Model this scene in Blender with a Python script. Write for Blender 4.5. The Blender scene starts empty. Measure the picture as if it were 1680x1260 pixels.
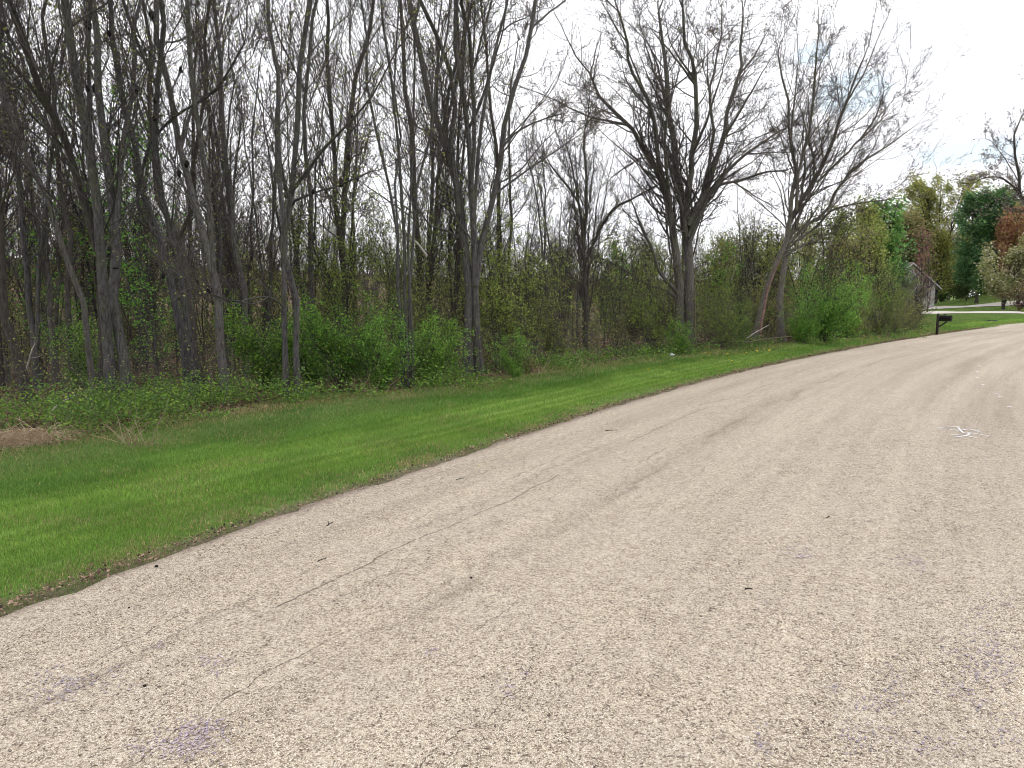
import bpy, math, time
import numpy as np
from mathutils import Vector
T0=time.time()
sc=bpy.context.scene
COL=sc.collection
R=np.random.RandomState(7)

# ------------------------------------------------------------------ camera
F=1190.0; CH=1.6
PITCH=math.atan(140.0/F); CP,SP=math.cos(PITCH),math.sin(PITCH)
cam=bpy.data.cameras.new('camera'); cam.sensor_width=36; cam.lens=36*F/1680
cam.clip_start=0.05; cam.clip_end=3000
co=bpy.data.objects.new('camera',cam); COL.objects.link(co)
co.location=(0,0,CH); co.rotation_euler=(math.pi/2-PITCH,0,0); sc.camera=co
def ray(u,v):
    x=(u-840)/F; up=(630-v)/F
    return x, CP+SP*up, -SP+CP*up
def G(u,v):
    x,y,z=ray(u,v); t=CH/-z; return np.array([x*t,y*t])
def P(u,v,Y):
    x,y,z=ray(u,v); t=Y/y; return np.array([x*t,Y,CH+z*t])
def pix(p):                                   # world -> photo pixel (only used to word labels)
    x,y,z=p[0],p[1],p[2]-CH
    f=CP*y-SP*z; up=SP*y+CP*z
    return 840+F*x/f, 630-F*up/f

# ------------------------------------------------------------------ noise
def vnoise(x,y,sc_=1.0,seed=0):
    x=np.asarray(x)*sc_; y=np.asarray(y)*sc_
    xi=np.floor(x).astype(np.int64); yi=np.floor(y).astype(np.int64); fx=x-xi; fy=y-yi
    def h(a,b):
        n=(a*374761393+b*668265263+seed*1442695041)&0xffffffff
        n=((n^(n>>13))*1274126177)&0xffffffff
        return ((n^(n>>16))&0xffff)/65535.0
    sx=fx*fx*(3-2*fx); sy=fy*fy*(3-2*fy)
    return (h(xi,yi)*(1-sx)+h(xi+1,yi)*sx)*(1-sy)+(h(xi,yi+1)*(1-sx)+h(xi+1,yi+1)*sx)*sy
def sstep(a,b,x):
    t=np.clip((np.asarray(x,float)-a)/(b-a),0,1); return t*t*(3-2*t)

# ------------------------------------------------------------------ plan curves
def catmull(pts,step=.5):
    pts=[np.array(p,float) for p in pts]; out=[]
    ext=[2*pts[0]-pts[1]]+pts+[2*pts[-1]-pts[-2]]
    for i in range(1,len(ext)-2):
        p0,p1,p2,p3=ext[i-1:i+3]; n=max(1,int(np.linalg.norm(p2-p1)/step))
        for k in range(n):
            t=k/n
            out.append(.5*((2*p1)+(-p0+p2)*t+(2*p0-5*p1+4*p2-p3)*t*t+(-p0+3*p1-3*p2+p3)*t**3))
    out.append(pts[-1]); return np.array(out)
EDGE_PX=[(0,1003),(114,966),(200,931),(291,900),(400,863),(523,823),(600,800),(671,773),(743,751),(814,729),(880,705),(982,673),(1066,647),(1143,625),(1236,603),(1313,586),(1400,570),(1482,556),(1537,547),(1598,539),(1680,530)]
E=[G(*p) for p in EDGE_PX]
for _ in range(4): E=[E[0]]+[ (E[i-1]+2*E[i]+E[i+1])/4 for i in range(1,len(E)-1)]+[E[-1]]
E=[np.array((-16,-17.)),np.array((-9.5,-7.)),np.array((-5.6,-1.2))]+E+[np.array((52,60.)),np.array((78,70.)),np.array((120,76.)),np.array((200,76.))]
EDGE=catmull(E,.4)
FOR_PX=[(0,752),(120,730),(330,698),(480,672),(613,660),(733,648),(850,632),(1000,607),(1100,594),(1290,572),(1400,561),(1520,550)]
Fp=[np.array((-22,-9.)),np.array((-13,1.))]+[G(*p) for p in FOR_PX]+[np.array((34,62.)),np.array((48,100.)),np.array((80,150.))]
FEDGE=catmull(Fp,.6)
_dec={}
def sdist(poly,x,y):
    """signed distance, positive to the left of the direction of travel; also arclength"""
    x=np.asarray(x,float).ravel(); y=np.asarray(y,float).ravel()
    key=id(poly)
    if key not in _dec:
        keep=[0]
        for i in range(1,len(poly)):
            if np.linalg.norm(poly[i]-poly[keep[-1]])>(.55 if poly[i][1]<40 else 3) or i==len(poly)-1: keep.append(i)
        _dec[key]=poly[keep]
    poly=_dec[key]; a=poly[:-1]; d=poly[1:]-a; L2=(d**2).sum(1); cum=np.concatenate([[0],np.cumsum(np.sqrt(L2))])[:-1]
    best=np.full(x.shape,1e18); sg=np.zeros(x.shape); arc=np.zeros(x.shape)
    for i in range(len(a)):
        px=x-a[i,0]; py=y-a[i,1]; t=np.clip((px*d[i,0]+py*d[i,1])/L2[i],0,1)
        qx=px-t*d[i,0]; qy=py-t*d[i,1]; q=qx*qx+qy*qy; m=q<best
        best=np.where(m,q,best); sg=np.where(m,d[i,0]*py-d[i,1]*px,sg); arc=np.where(m,cum[i]+t*math.sqrt(L2[i]),arc)
    return np.sqrt(best)*np.sign(sg), arc
ROADW=8.2
def hgt(x,y,sd=None):
    x=np.asarray(x,float); y=np.asarray(y,float); shp=x.shape
    if sd is None: sd=(sdist(EDGE,x,y)[0],sdist(FEDGE,x,y)[0])
    s,f=sd; x=x.ravel(); y=y.ravel()
    w=sstep(.50,.71,x/np.maximum(y,1))*sstep(30,46,y)
    base=-.03+.05*sstep(-.08,.22,s)+.03*sstep(.3,2.5,s)
    base=np.where(s<-ROADW,-.03+.05*sstep(-.1,.3,-s-ROADW),base)
    ff=np.maximum(f,0)
    left=-.045*np.minimum(ff,22)+ .1*sstep(30,130,ff)*np.maximum(ff-30,0)*.9
    left=np.minimum(left,9)+ (vnoise(x,y,.35,3)-.5)*.35*sstep(.5,4,ff)
    rs=np.clip(s,0,26); right=.05*rs+.002*rs*rs
    out=base+left*(1-w)+right*w+(vnoise(x,y,1.3,5)-.5)*.03*sstep(.3,1,s)
    return out.reshape(shp)
def h1(x,y): return float(hgt(np.array([x]),np.array([y]))[0])
def GT(u,v):
    x,y,z=ray(u,v); t=np.linspace(3,180,2400); X=x*t; Yy=y*t; Z=CH+z*t
    k=np.argmax(Z<hgt(X,Yy)); return np.array([X[k],Yy[k],Z[k]])

# ------------------------------------------------------------------ object helpers
def tag(o,label=None,cat=None,group=None,kind=None):
    if label: o['label']=label
    if cat: o['category']=cat
    if group: o['group']=group
    if kind: o['kind']=kind
    return o
def empty(name,loc,rz=0,s=1):
    o=bpy.data.objects.new(name,None); o.empty_display_size=.2; COL.objects.link(o)
    o.location=loc; o.rotation_euler=(0,0,rz); o.scale=(s,s,s); return o
def mesh(name,V,faces,mats,parent=None,midx=None,col=None,smooth=False,uv=None,loc=None):
    """faces: list of int arrays (n,k)"""
    me=bpy.data.meshes.new(name); V=np.asarray(V,np.float32)
    me.vertices.add(len(V)); me.vertices.foreach_set('co',V.ravel())
    faces=[np.asarray(f,np.int32) for f in faces if len(f)]
    nl=sum(f.size for f in faces); npoly=sum(len(f) for f in faces)
    me.loops.add(nl); me.loops.foreach_set('vertex_index',np.concatenate([f.ravel() for f in faces]))
    me.polygons.add(npoly)
    tot=np.concatenate([np.full(len(f),f.shape[1],np.int32) for f in faces])
    st=np.concatenate([[0],np.cumsum(tot)[:-1]]).astype(np.int32)
    me.polygons.foreach_set('loop_start',st); me.polygons.foreach_set('loop_total',tot)
    if midx is not None: me.polygons.foreach_set('material_index',np.asarray(midx,np.int32))
    if smooth is True: me.polygons.foreach_set('use_smooth',np.ones(npoly,bool))
    elif smooth is not False: me.polygons.foreach_set('use_smooth',np.asarray(smooth,bool))
    if not isinstance(mats,(list,tuple)): mats=[mats]
    for m in mats: me.materials.append(m)
    if col is not None:
        a=me.color_attributes.new('Col','FLOAT_COLOR','POINT'); c=np.ones((len(V),4),np.float32); c[:,:3]=col
        a.data.foreach_set('color',c.ravel())
    if uv is not None:
        l=me.uv_layers.new(name='UVMap'); idx=np.concatenate([f.ravel() for f in faces])
        l.data.foreach_set('uv',np.asarray(uv,np.float32)[idx].ravel())
    me.update(calc_edges=True)
    o=bpy.data.objects.new(name,me); COL.objects.link(o)
    if parent: o.parent=parent
    if loc is not None: o.location=loc
    return o
class MB:
    """collects pieces into one mesh"""
    def __init__(s): s.V=[];s.Q=[];s.T=[];s.C=[];s.mq=[];s.mt=[];s.n=0;s.N=[]
    def add(s,V,Q=None,T=None,col=None,m=0):
        V=np.asarray(V,np.float32); s.V.append(V)
        if Q is not None and len(Q): s.Q.append(np.asarray(Q)+s.n); s.mq.append(np.full(len(Q),m))
        if T is not None and len(T): s.T.append(np.asarray(T)+s.n); s.mt.append(np.full(len(T),m))
        c=np.ones((len(V),3),np.float32)*.5
        if col is not None: c[:]=col
        s.C.append(c); s.n+=len(V)
    def box(s,x0,x1,y0,y1,z0,z1,m=0,col=None):
        V=[(x,y,z) for x in (x0,x1) for y in (y0,y1) for z in (z0,z1)]
        s.add(V,Q=[(0,1,3,2),(4,6,7,5),(0,4,5,1),(2,3,7,6),(0,2,6,4),(1,5,7,3)],m=m,col=col)
    def build(s,name,mats,parent=None,smooth=False,loc=None):
        V=np.concatenate(s.V); Q=np.concatenate(s.Q) if s.Q else np.zeros((0,4),int); T=np.concatenate(s.T) if s.T else np.zeros((0,3),int)
        mi=np.concatenate(([np.concatenate(s.mq)] if s.mq else [])+([np.concatenate(s.mt)] if s.mt else []))
        return mesh(name,V,[Q,T],mats,parent,midx=mi,col=np.concatenate(s.C),smooth=smooth,loc=loc)
def tubes(Pt,Rd,S):
    """Pt (B,n,3), Rd (B,n) -> verts, quads"""
    B,n,_=Pt.shape
    T=np.gradient(Pt,axis=1); T/=np.linalg.norm(T,axis=2,keepdims=True)+1e-9
    mean=Pt[:,-1]-Pt[:,0]; mean/=np.linalg.norm(mean,axis=1,keepdims=True)+1e-9
    ref=np.where(np.abs(mean[:,2:3])>.8,np.array([[1.,0,0]]),np.array([[0,0,1.]]))[:,None,:]
    U=np.cross(T,ref); U/=np.linalg.norm(U,axis=2,keepdims=True)+1e-9; W=np.cross(T,U)
    a=np.arange(S)*2*math.pi/S
    V=Pt[:,:,None,:]+Rd[:,:,None,None]*(np.cos(a)[None,None,:,None]*U[:,:,None,:]+np.sin(a)[None,None,:,None]*W[:,:,None,:])
    b=(np.arange(B)*n*S)[:,None,None]; i=(np.arange(n-1)*S)[None,:,None]; k=np.arange(S)[None,None,:]; k2=(k+1)%S
    Q=np.stack([b+i+k,b+i+k2,b+i+S+k2,b+i+S+k],-1).reshape(-1,4)
    return V.reshape(-1,3),Q
def leaves(C,size,aspect=.55,droop=0.,rs=R,up=.3):
    """diamond leaves at centres C (N,3)"""
    N=len(C); size=np.broadcast_to(size,(N,))
    a=rs.normal(size=(N,3)); a[:,2]=a[:,2]*.6-droop; a/=np.linalg.norm(a,axis=1,keepdims=True)
    nrm=rs.normal(size=(N,3)); nrm[:,2]+=up*2; b=np.cross(a,nrm); b/=np.linalg.norm(b,axis=1,keepdims=True)+1e-9
    a=a*size[:,None]; b=b*(size*aspect)[:,None]
    V=np.stack([C-a*.5,C+b*.5-a*.05,C+a*.5,C-b*.5-a*.05],1).reshape(-1,3)
    return V,np.arange(4*N).reshape(-1,4)
def pal(cols,N,rs=R,jit=.25,w=None):
    cols=np.array(cols,float); c=cols[rs.choice(len(cols),N,p=w)]*(1+jit*(rs.rand(N,1)*2-1)); return c
def blobpts(n,rs):  # low poly lumpy ball
    a=[];
    return a

# ------------------------------------------------------------------ materials
def mat(name,rough=.9,spec=.2):
    m=bpy.data.materials.new(name); m.use_nodes=True; nt=m.node_tree; b=nt.nodes['Principled BSDF']
    b.inputs['Roughness'].default_value=rough; b.inputs['Specular IOR Level'].default_value=spec
    return m,nt,b
def N(nt,t,**k):
    n=nt.nodes.new(t)
    for a,b in k.items():
        if a in n.inputs.keys(): n.inputs[a].default_value=b
        else: setattr(n,a,b)
    return n
def ramp(nt,fac,stops):
    r=nt.nodes.new('ShaderNodeValToRGB'); e=r.color_ramp.elements
    while len(e)<len(stops): e.new(.5)
    for i,(p,c) in enumerate(stops): e[i].position=p; e[i].color=(*c,1) if len(c)==3 else c
    if fac is not None: nt.links.new(fac,r.inputs[0])
    return r
def mixc(nt,a,b,f,mode='MIX'):
    n=nt.nodes.new('ShaderNodeMix'); n.data_type='RGBA'; n.blend_type=mode
    for s,v in ((n.inputs[6],a),(n.inputs[7],b),(n.inputs[0],f)):
        if hasattr(v,'links'): nt.links.new(v,s)
        elif isinstance(v,(int,float)): s.default_value=v
        else: s.default_value=(*v,1)
    return n.outputs[2]
def math_(nt,op,a,b=None,c=None,clamp=False):
    n=nt.nodes.new('ShaderNodeMath'); n.operation=op; n.use_clamp=clamp
    for s,v in zip(n.inputs,(a,b,c)):
        if v is None: continue
        if hasattr(v,'links'): nt.links.new(v,s)
        else: s.default_value=v
    return n.outputs[0]
def flat(name,c,rough=.8,spec=.2,var=.15,scale=6):
    m,nt,b=mat(name,rough,spec); tc=N(nt,'ShaderNodeTexCoord'); n=N(nt,'ShaderNodeTexNoise',Scale=scale,Detail=5.)
    nt.links.new(tc.outputs['Object'],n.inputs['Vector'])
    r=ramp(nt,n.outputs[0],[(.3,tuple(x*(1-var) for x in c)),(.7,tuple(min(1,x*(1+var)) for x in c))]); nt.links.new(r.outputs[0],b.inputs['Base Color']); return m
def leafmat(name,trans=.42,rough=.6,spec=.25):
    m,nt,b=mat(name,rough,spec); a=N(nt,'ShaderNodeAttribute',attribute_name='Col')
    oi=N(nt,'ShaderNodeObjectInfo'); r=ramp(nt,oi.outputs['Random'],[(0,(.82,.86,.82)),(1,(1.15,1.1,1.05))])
    c=mixc(nt,a.outputs['Color'],r.outputs[0],1.,'MULTIPLY')
    nt.links.new(c,b.inputs['Base Color']); t=N(nt,'ShaderNodeBsdfTranslucent'); nt.links.new(c,t.inputs['Color'])
    mx=N(nt,'ShaderNodeMixShader'); mx.inputs[0].default_value=trans
    nt.links.new(b.outputs[0],mx.inputs[1]); nt.links.new(t.outputs[0],mx.inputs[2]); nt.links.new(mx.outputs[0],nt.nodes['Material Output'].inputs[0]); return m
def barkmat(name,lo,hi,moss=(.10,.12,.05),mossamt=.35):
    m,nt,b=mat(name,.95,.1); tc=N(nt,'ShaderNodeTexCoord'); mp=N(nt,'ShaderNodeMapping'); mp.inputs['Scale'].default_value=(1,1,.16)
    nt.links.new(tc.outputs['Object'],mp.inputs[0])
    n=N(nt,'ShaderNodeTexNoise',Scale=34.,Detail=8.,Roughness=.7); nt.links.new(mp.outputs[0],n.inputs['Vector'])
    n2=N(nt,'ShaderNodeTexNoise',Scale=2.2,Detail=6.,Roughness=.65); nt.links.new(tc.outputs['Object'],n2.inputs['Vector'])
    n3=N(nt,'ShaderNodeTexNoise',Scale=7.,Detail=8.,Roughness=.75); nt.links.new(tc.outputs['Object'],n3.inputs['Vector'])
    c=ramp(nt,n.outputs[0],[(.32,lo),(.5,tuple((a+b_)/2 for a,b_ in zip(lo,hi))),(.68,hi)]).outputs[0]
    mm=ramp(nt,n2.outputs[0],[(.48,(0,0,0)),(.66,(mossamt,)*3)]).outputs[0]
    c=mixc(nt,c,moss,mm)
    lm=ramp(nt,n3.outputs[0],[(.6,(0,0,0)),(.68,(.6,)*3)]).outputs[0]
    c=mixc(nt,c,tuple(min(1,x*1.5) for x in hi),lm)
    oi=N(nt,'ShaderNodeObjectInfo'); r=ramp(nt,oi.outputs['Random'],[(0,(.75,.75,.78)),(1,(1.2,1.17,1.1))])
    c=mixc(nt,c,r.outputs[0],1.,'MULTIPLY')
    nt.links.new(c,b.inputs['Base Color'])
    bp=N(nt,'ShaderNodeBump',Strength=.8,Distance=.02); nt.links.new(n.outputs[0],bp.inputs['Height']); nt.links.new(bp.outputs[0],b.inputs['Normal']); return m
M={}
M['bark']=barkmat('bark_grey',(.030,.028,.028),(.155,.147,.145))
M['bark_dark']=barkmat('bark_dark',(.03,.027,.025),(.10,.09,.085),mossamt=.2)
M['bark_old']=barkmat('bark_fissured',(.05,.045,.042),(.20,.185,.175),mossamt=.45)
M['twig']=flat('twig_brown_grey',(.085,.073,.072),.9,.1,.3,3)
M['twig_dark']=flat('twig_dark',(.048,.041,.043),.9,.1,.3,3)
M['leaf']=leafmat('leaf')
M['grass']=leafmat('grass_blade',.3,.55,.3)
M['straw']=leafmat('dry_straw',.15,.8,.15)
M['gall']=flat('gall_black',(.02,.017,.016),.95,.1,.3,20)

# road ----------------------------------------------------------------
def road_material():
    m,nt,b=mat('chip_seal',.92,.25); uvn=N(nt,'ShaderNodeUVMap',uv_map='UVMap'); tc=N(nt,'ShaderNodeTexCoord')
    obj=tc.outputs['Object']; uv=uvn.outputs[0]
    v=N(nt,'ShaderNodeTexVoronoi',Scale=150.); v.inputs['Randomness'].default_value=1; nt.links.new(obj,v.inputs['Vector'])
    ve=N(nt,'ShaderNodeTexVoronoi',feature='DISTANCE_TO_EDGE',Scale=150.); nt.links.new(obj,ve.inputs['Vector'])
    sep=N(nt,'ShaderNodeSeparateColor'); nt.links.new(v.outputs['Color'],sep.inputs[0])
    stone=ramp(nt,sep.outputs[0],[(0,(.26,.205,.15)),(.14,(.42,.355,.27)),(.4,(.535,.46,.36)),(.8,(.62,.545,.44)),(1,(.73,.665,.56))]).outputs[0]
    # bitumen gaps
    n1=N(nt,'ShaderNodeTexNoise',Scale=22.,Detail=6.,Roughness=.7); nt.links.new(obj,n1.inputs['Vector'])
    n2=N(nt,'ShaderNodeTexNoise',Scale=1.6,Detail=6.,Roughness=.6); nt.links.new(obj,n2.inputs['Vector'])
    mp=N(nt,'ShaderNodeMapping'); mp.inputs['Scale'].default_value=(2.2,.10,1); nt.links.new(uv,mp.inputs[0])
    band=N(nt,'ShaderNodeTexNoise',Scale=1.,Detail=5.,Roughness=.62); nt.links.new(mp.outputs[0],band.inputs['Vector'])
    thr=math_(nt,'ADD',math_(nt,'MULTIPLY',n1.outputs[0],.30),math_(nt,'MULTIPLY',n2.outputs[0],.20))
    thr=math_(nt,'ADD',thr,math_(nt,'MULTIPLY_ADD',band.outputs[0],.16,.07))     # ~.4 mean
    gapw=math_(nt,'MULTIPLY_ADD',thr,.62,-.155,clamp=True)
    gap=math_(nt,'SUBTRACT',gapw,ve.outputs['Distance']); gap=math_(nt,'MULTIPLY',gap,14.,clamp=True)
    gap=math_(nt,'MULTIPLY',gap,.78)
    lost=ramp(nt,math_(nt,'ADD',sep.outputs[1],math_(nt,'MULTIPLY_ADD',thr,-1.05,.30)),[(.0,(1,1,1)),(.02,(0,0,0))]).outputs[0]
    c=mixc(nt,stone,(.075,.055,.045),gap)
    c=mixc(nt,c,(.19,.14,.11),math_(nt,'MULTIPLY',lost,.8))
    pit=N(nt,'ShaderNodeTexNoise',Scale=75.,Detail=2.,Roughness=.5); nt.links.new(obj,pit.inputs['Vector'])
    pv=math_(nt,'MULTIPLY',math_(nt,'ADD',pit.outputs[0],math_(nt,'MULTIPLY_ADD',thr,.9,-.965)),14.,clamp=True)
    c=mixc(nt,c,(.045,.033,.028),math_(nt,'MULTIPLY',pv,.85))
    # long tonal streaks
    bt=ramp(nt,band.outputs[0],[(.3,(1.04,1.04,1.04)),(.5,(1,1,1)),(.62,(.97,.965,.96)),(.74,(.89,.88,.87))]).outputs[0]
    c=mixc(nt,c,bt,1.,'MULTIPLY')
    t2=ramp(nt,n2.outputs[0],[(.3,(.84,.83,.84)),(.7,(1.08,1.07,1.05))]).outputs[0]
    c=mixc(nt,c,t2,1.,'MULTIPLY')
    # longitudinal hairline cracks
    su=N(nt,'ShaderNodeSeparateXYZ'); nt.links.new(uv,su.inputs[0]); U=su.outputs[0]
    mp2=N(nt,'ShaderNodeMapping'); mp2.inputs['Scale'].default_value=(0.3,1,1); nt.links.new(uv,mp2.inputs[0])
    wob=N(nt,'ShaderNodeTexNoise',Scale=.45,Detail=8.,Roughness=.62); nt.links.new(mp2.outputs[0],wob.inputs['Vector'])
    wobf=math_(nt,'MULTIPLY_ADD',wob.outputs[0],1.5,-.75)
    tot=None
    gate=N(nt,'ShaderNodeTexNoise',Scale=.55,Detail=3.); nt.links.new(uv,gate.inputs['Vector'])
    for k,(s0,wd,am,g) in enumerate([(-.62,.006,1.,.46),(-1.28,.010,.6,.40),(-1.75,.006,1.2,.5),(-2.35,.005,.8,.48),(-.95,.006,1.3,.44),(-1.5,.005,1.6,.45),(-1.1,.05,1.2,.42),(-2.0,.07,1.0,.44),(-2.7,.004,1.5,.45),(-1.9,.005,1.8,.46),(-.4,.004,1.,.45)]):
        d=math_(nt,'ABSOLUTE',math_(nt,'SUBTRACT',math_(nt,'MULTIPLY_ADD',wobf,am*.5,U),s0))
        cr=math_(nt,'SUBTRACT',1.,math_(nt,'DIVIDE',d,wd),clamp=True)
        sh=math_(nt,'MULTIPLY',math_(nt,'SUBTRACT',gate.outputs[0],g),9.,clamp=True)
        soft=.35 if wd>.03 else 1.
        if k%2: sh=math_(nt,'MULTIPLY',math_(nt,'SUBTRACT',1-g,gate.outputs[0]),9.,clamp=True)
        cr=math_(nt,'MULTIPLY',math_(nt,'MULTIPLY',cr,soft),sh); tot=cr if tot is None else math_(nt,'MAXIMUM',tot,cr)
    c=mixc(nt,c,(.06,.045,.038),math_(nt,'MULTIPLY',math_(nt,'MULTIPLY',tot,.95),math_(nt,'MULTIPLY_ADD',n1.outputs[0],5.,-1.6,clamp=True)))
    # dirt strip against the grass
    ed=math_(nt,'MULTIPLY_ADD',n1.outputs[0],.34,U)   # U negative inside the road
    edm=ramp(nt,ed,[(0,(0,0,0)),(.14,(.45,)*3),(.22,(.75,)*3)]).outputs[0]
    c=mixc(nt,c,(.17,.125,.105),edm)
    nt.links.new(c,b.inputs['Base Color'])
    hb=math_(nt,'MINIMUM',ve.outputs['Distance'],.35); hb=math_(nt,'ADD',hb,math_(nt,'MULTIPLY',sep.outputs[2],.35))
    hb=math_(nt,'ADD',hb,math_(nt,'MULTIPLY',tot,-.6))
    bp=N(nt,'ShaderNodeBump',Strength=.75,Distance=.006); nt.links.new(hb,bp.inputs['Height']); nt.links.new(bp.outputs[0],b.inputs['Normal']); return m
M['road']=road_material()
def road_mesh():
    t=np.concatenate([[0],np.cumsum(np.linalg.norm(np.diff(EDGE,axis=0),axis=1))])
    fine=catmull([EDGE[i] for i in range(0,len(EDGE),2)],.12)
    d=np.gradient(fine,axis=0); d/=np.linalg.norm(d,axis=1,keepdims=True); nr=np.stack([d[:,1],-d[:,0]],1)
    arc=np.concatenate([[0],np.cumsum(np.linalg.norm(np.diff(fine,axis=0),axis=1))])
    cs=np.array([0,.15,.5,1,2,3,4.1,5.2,6.4,7.4,ROADW]); 
    jag=(vnoise(arc,arc*0,2.2,11)-.5)*.07+(vnoise(arc,arc*0,8,12)-.5)*.09+(vnoise(arc,arc*0,.7,13)-.5)*.06
    V=[];UV=[]
    for k,c in enumerate(cs):
        off=c+(jag if k==0 else (-jag if k==len(cs)-1 else 0))
        p=fine+nr*np.reshape(off,(-1,1) if np.ndim(off) else (1,1))
        z=.004+.05*(1-((c-ROADW/2)/(ROADW/2))**2)*.6-(.014 if k in(0,len(cs)-1) else 0)
        V.append(np.column_stack([p,np.full(len(p),z)])); UV.append(np.column_stack([np.full(len(p),-c)-(jag if k==0 else 0)*1.,arc]))
    n=len(fine); V=np.concatenate(V); UV=np.concatenate(UV)
    i=np.arange(n-1)[None,:]+ (np.arange(len(cs)-1)*n)[:,None]; i=i.ravel()
    Q=np.stack([i,i+n,i+n+1,i+1],1)
    return mesh('road',V,[Q],M['road'],smooth=True,uv=UV)
tag(road_mesh(),kind='structure',label='pale tan chip sealed road curving away to the side')
def road_z(x,y):
    s,_=sdist(EDGE,np.array([x]),np.array([y])); c=-s[0]; return .004+.03*(1-((c-ROADW/2)/(ROADW/2))**2)

# ground ---------------------------------------------------------------
def ground_material():
    m,nt,b=mat('ground_soil_and_litter',.95,.1); a=N(nt,'ShaderNodeAttribute',attribute_name='Col'); tc=N(nt,'ShaderNodeTexCoord'); o=tc.outputs['Object']
    n=N(nt,'ShaderNodeTexNoise',Scale=30.,Detail=8.,Roughness=.75); nt.links.new(o,n.inputs['Vector'])
    n2=N(nt,'ShaderNodeTexVoronoi',Scale=26.); nt.links.new(o,n2.inputs['Vector']); s=N(nt,'ShaderNodeSeparateColor'); nt.links.new(n2.outputs['Color'],s.inputs[0])
    lit=ramp(nt,s.outputs[0],[(0,(.05,.034,.022)),(.4,(.11,.075,.048)),(.75,(.17,.12,.08)),(1,(.27,.21,.15))]).outputs[0]
    gr=ramp(nt,n.outputs[0],[(.3,(.05,.08,.02)),(.5,(.10,.17,.035)),(.7,(.17,.23,.06))]).outputs[0]
    sep=N(nt,'ShaderNodeSeparateColor'); nt.links.new(a.outputs['Color'],sep.inputs[0])
    f=math_(nt,'ADD',sep.outputs[0],math_(nt,'MULTIPLY_ADD',n.outputs[0],.5,-.25),clamp=True)
    c=mixc(nt,gr,lit,f)
    dirt=ramp(nt,n.outputs[0],[(.3,(.09,.065,.05)),(.7,(.23,.18,.14))]).outputs[0]
    c=mixc(nt,c,dirt,sep.outputs[1])
    nt.links.new(c,b.inputs['Base Color']); bp=N(nt,'ShaderNodeBump',Strength=.8,Distance=.03); nt.links.new(n.outputs[0],bp.inputs['Height']); nt.links.new(bp.outputs[0],b.inputs['Normal']); return m
M['ground']=ground_material()
def axis(lo,hi,fine0,fine1,st,g=1.035):
    out=list(np.arange(fine0,fine1,st)); d=st; x=fine1
    while x<hi: out.append(x); d*=g; x+=d
    out.append(hi); d=st; x=fine0-st
    while x>lo: out.insert(0,x); d*=g; x-=d
    out.insert(0,lo); return np.array(out)
xs=axis(-1500,1500,-9,12,.14); ys=axis(-600,2200,0,22,.14)
X,Y_=np.meshgrid(xs,ys); xf,yf=X.ravel(),Y_.ravel()
se,_=sdist(EDGE,xf,yf); sf,_=sdist(FEDGE,xf,yf); Z=hgt(xf,yf,(se,sf))
Z=np.where(np.hypot(xf,yf)>400,np.minimum(Z,8),Z)
ncol=len(xs); ii=(np.arange(len(ys)-1)[:,None]*ncol+np.arange(ncol-1)[None,:]).ravel()
litter=sstep(-.3,.5,sf+(vnoise(xf,yf,1.1,8)-.5)*1.2); dirt=np.clip(1.1-np.abs(se-.0)/.13,0,1)
g=mesh('ground',np.column_stack([xf,yf,Z]),[np.stack([ii,ii+1,ii+ncol+1,ii+ncol],1)],M['ground'],col=np.column_stack([litter,dirt,dirt*0]),smooth=True)
tag(g,kind='structure',label='ground of mown verge and forest floor')

# ------------------------------------------------------------------ blades
def blades(Pb,H,Wd,lean,colr,rs=R,leanamt=.35):
    n=len(Pb); a=rs.rand(n)*2*math.pi; dx=np.cos(a)*Wd/2; dy=np.sin(a)*Wd/2
    ln=rs.normal(size=(n,2))*leanamt*H[:,None]+lean
    V=np.stack([Pb+np.column_stack([-dx,-dy,np.zeros(n)-.005]),Pb+np.column_stack([dx,dy,np.zeros(n)-.005]),
                Pb+np.column_stack([ln[:,0]*.35-dx*.7,ln[:,1]*.35-dy*.7,H*.6]),Pb+np.column_stack([ln[:,0]*.35+dx*.7,ln[:,1]*.35+dy*.7,H*.6]),
                Pb+np.column_stack([ln,H])],1)
    c=np.repeat(colr[:,None,:],5,1)
    b=np.arange(n)*5
    return V.reshape(-1,3),np.stack([b,b+1,b+3,b+2],1),np.stack([b+2,b+3,b+4],1),c.reshape(-1,3)
def view_pts(n,d0,d1,umin=-120,umax=1800):
    """points spread evenly over the ground sector in front of the camera between two distances"""
    y=np.sqrt(R.rand(n)*(d1**2-d0**2)+d0**2); u=umin+R.rand(n)*(umax-umin); x=(u-840)/F*y; return x,y
def area(d0,d1,umin=-120,umax=1800): return .5*(d1**2-d0**2)*(umax-umin)/F
DW=[([(1498,513),(1540,513.5),(1600,513),(1690,513.5)],3.2),([(1490,507.5),(1545,505.5),(1600,502.5),(1650,499),(1700,496)],3.4)]
DWC=[(catmull([GT(u,v)[:2] for u,v in c_],1.),w_) for c_,w_ in DW]
def onpave(x,y):
    r=np.zeros(len(x),bool)
    for c_,w_ in DWC:
        d=np.full(len(x),1e9)
        for q in c_: d=np.minimum(d,(x-q[0])**2+(y-q[1])**2)
        r|=d<(w_/2+1.1)**2
    return r
mb=MB(); dirs=np.array([.55,.83])
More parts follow.
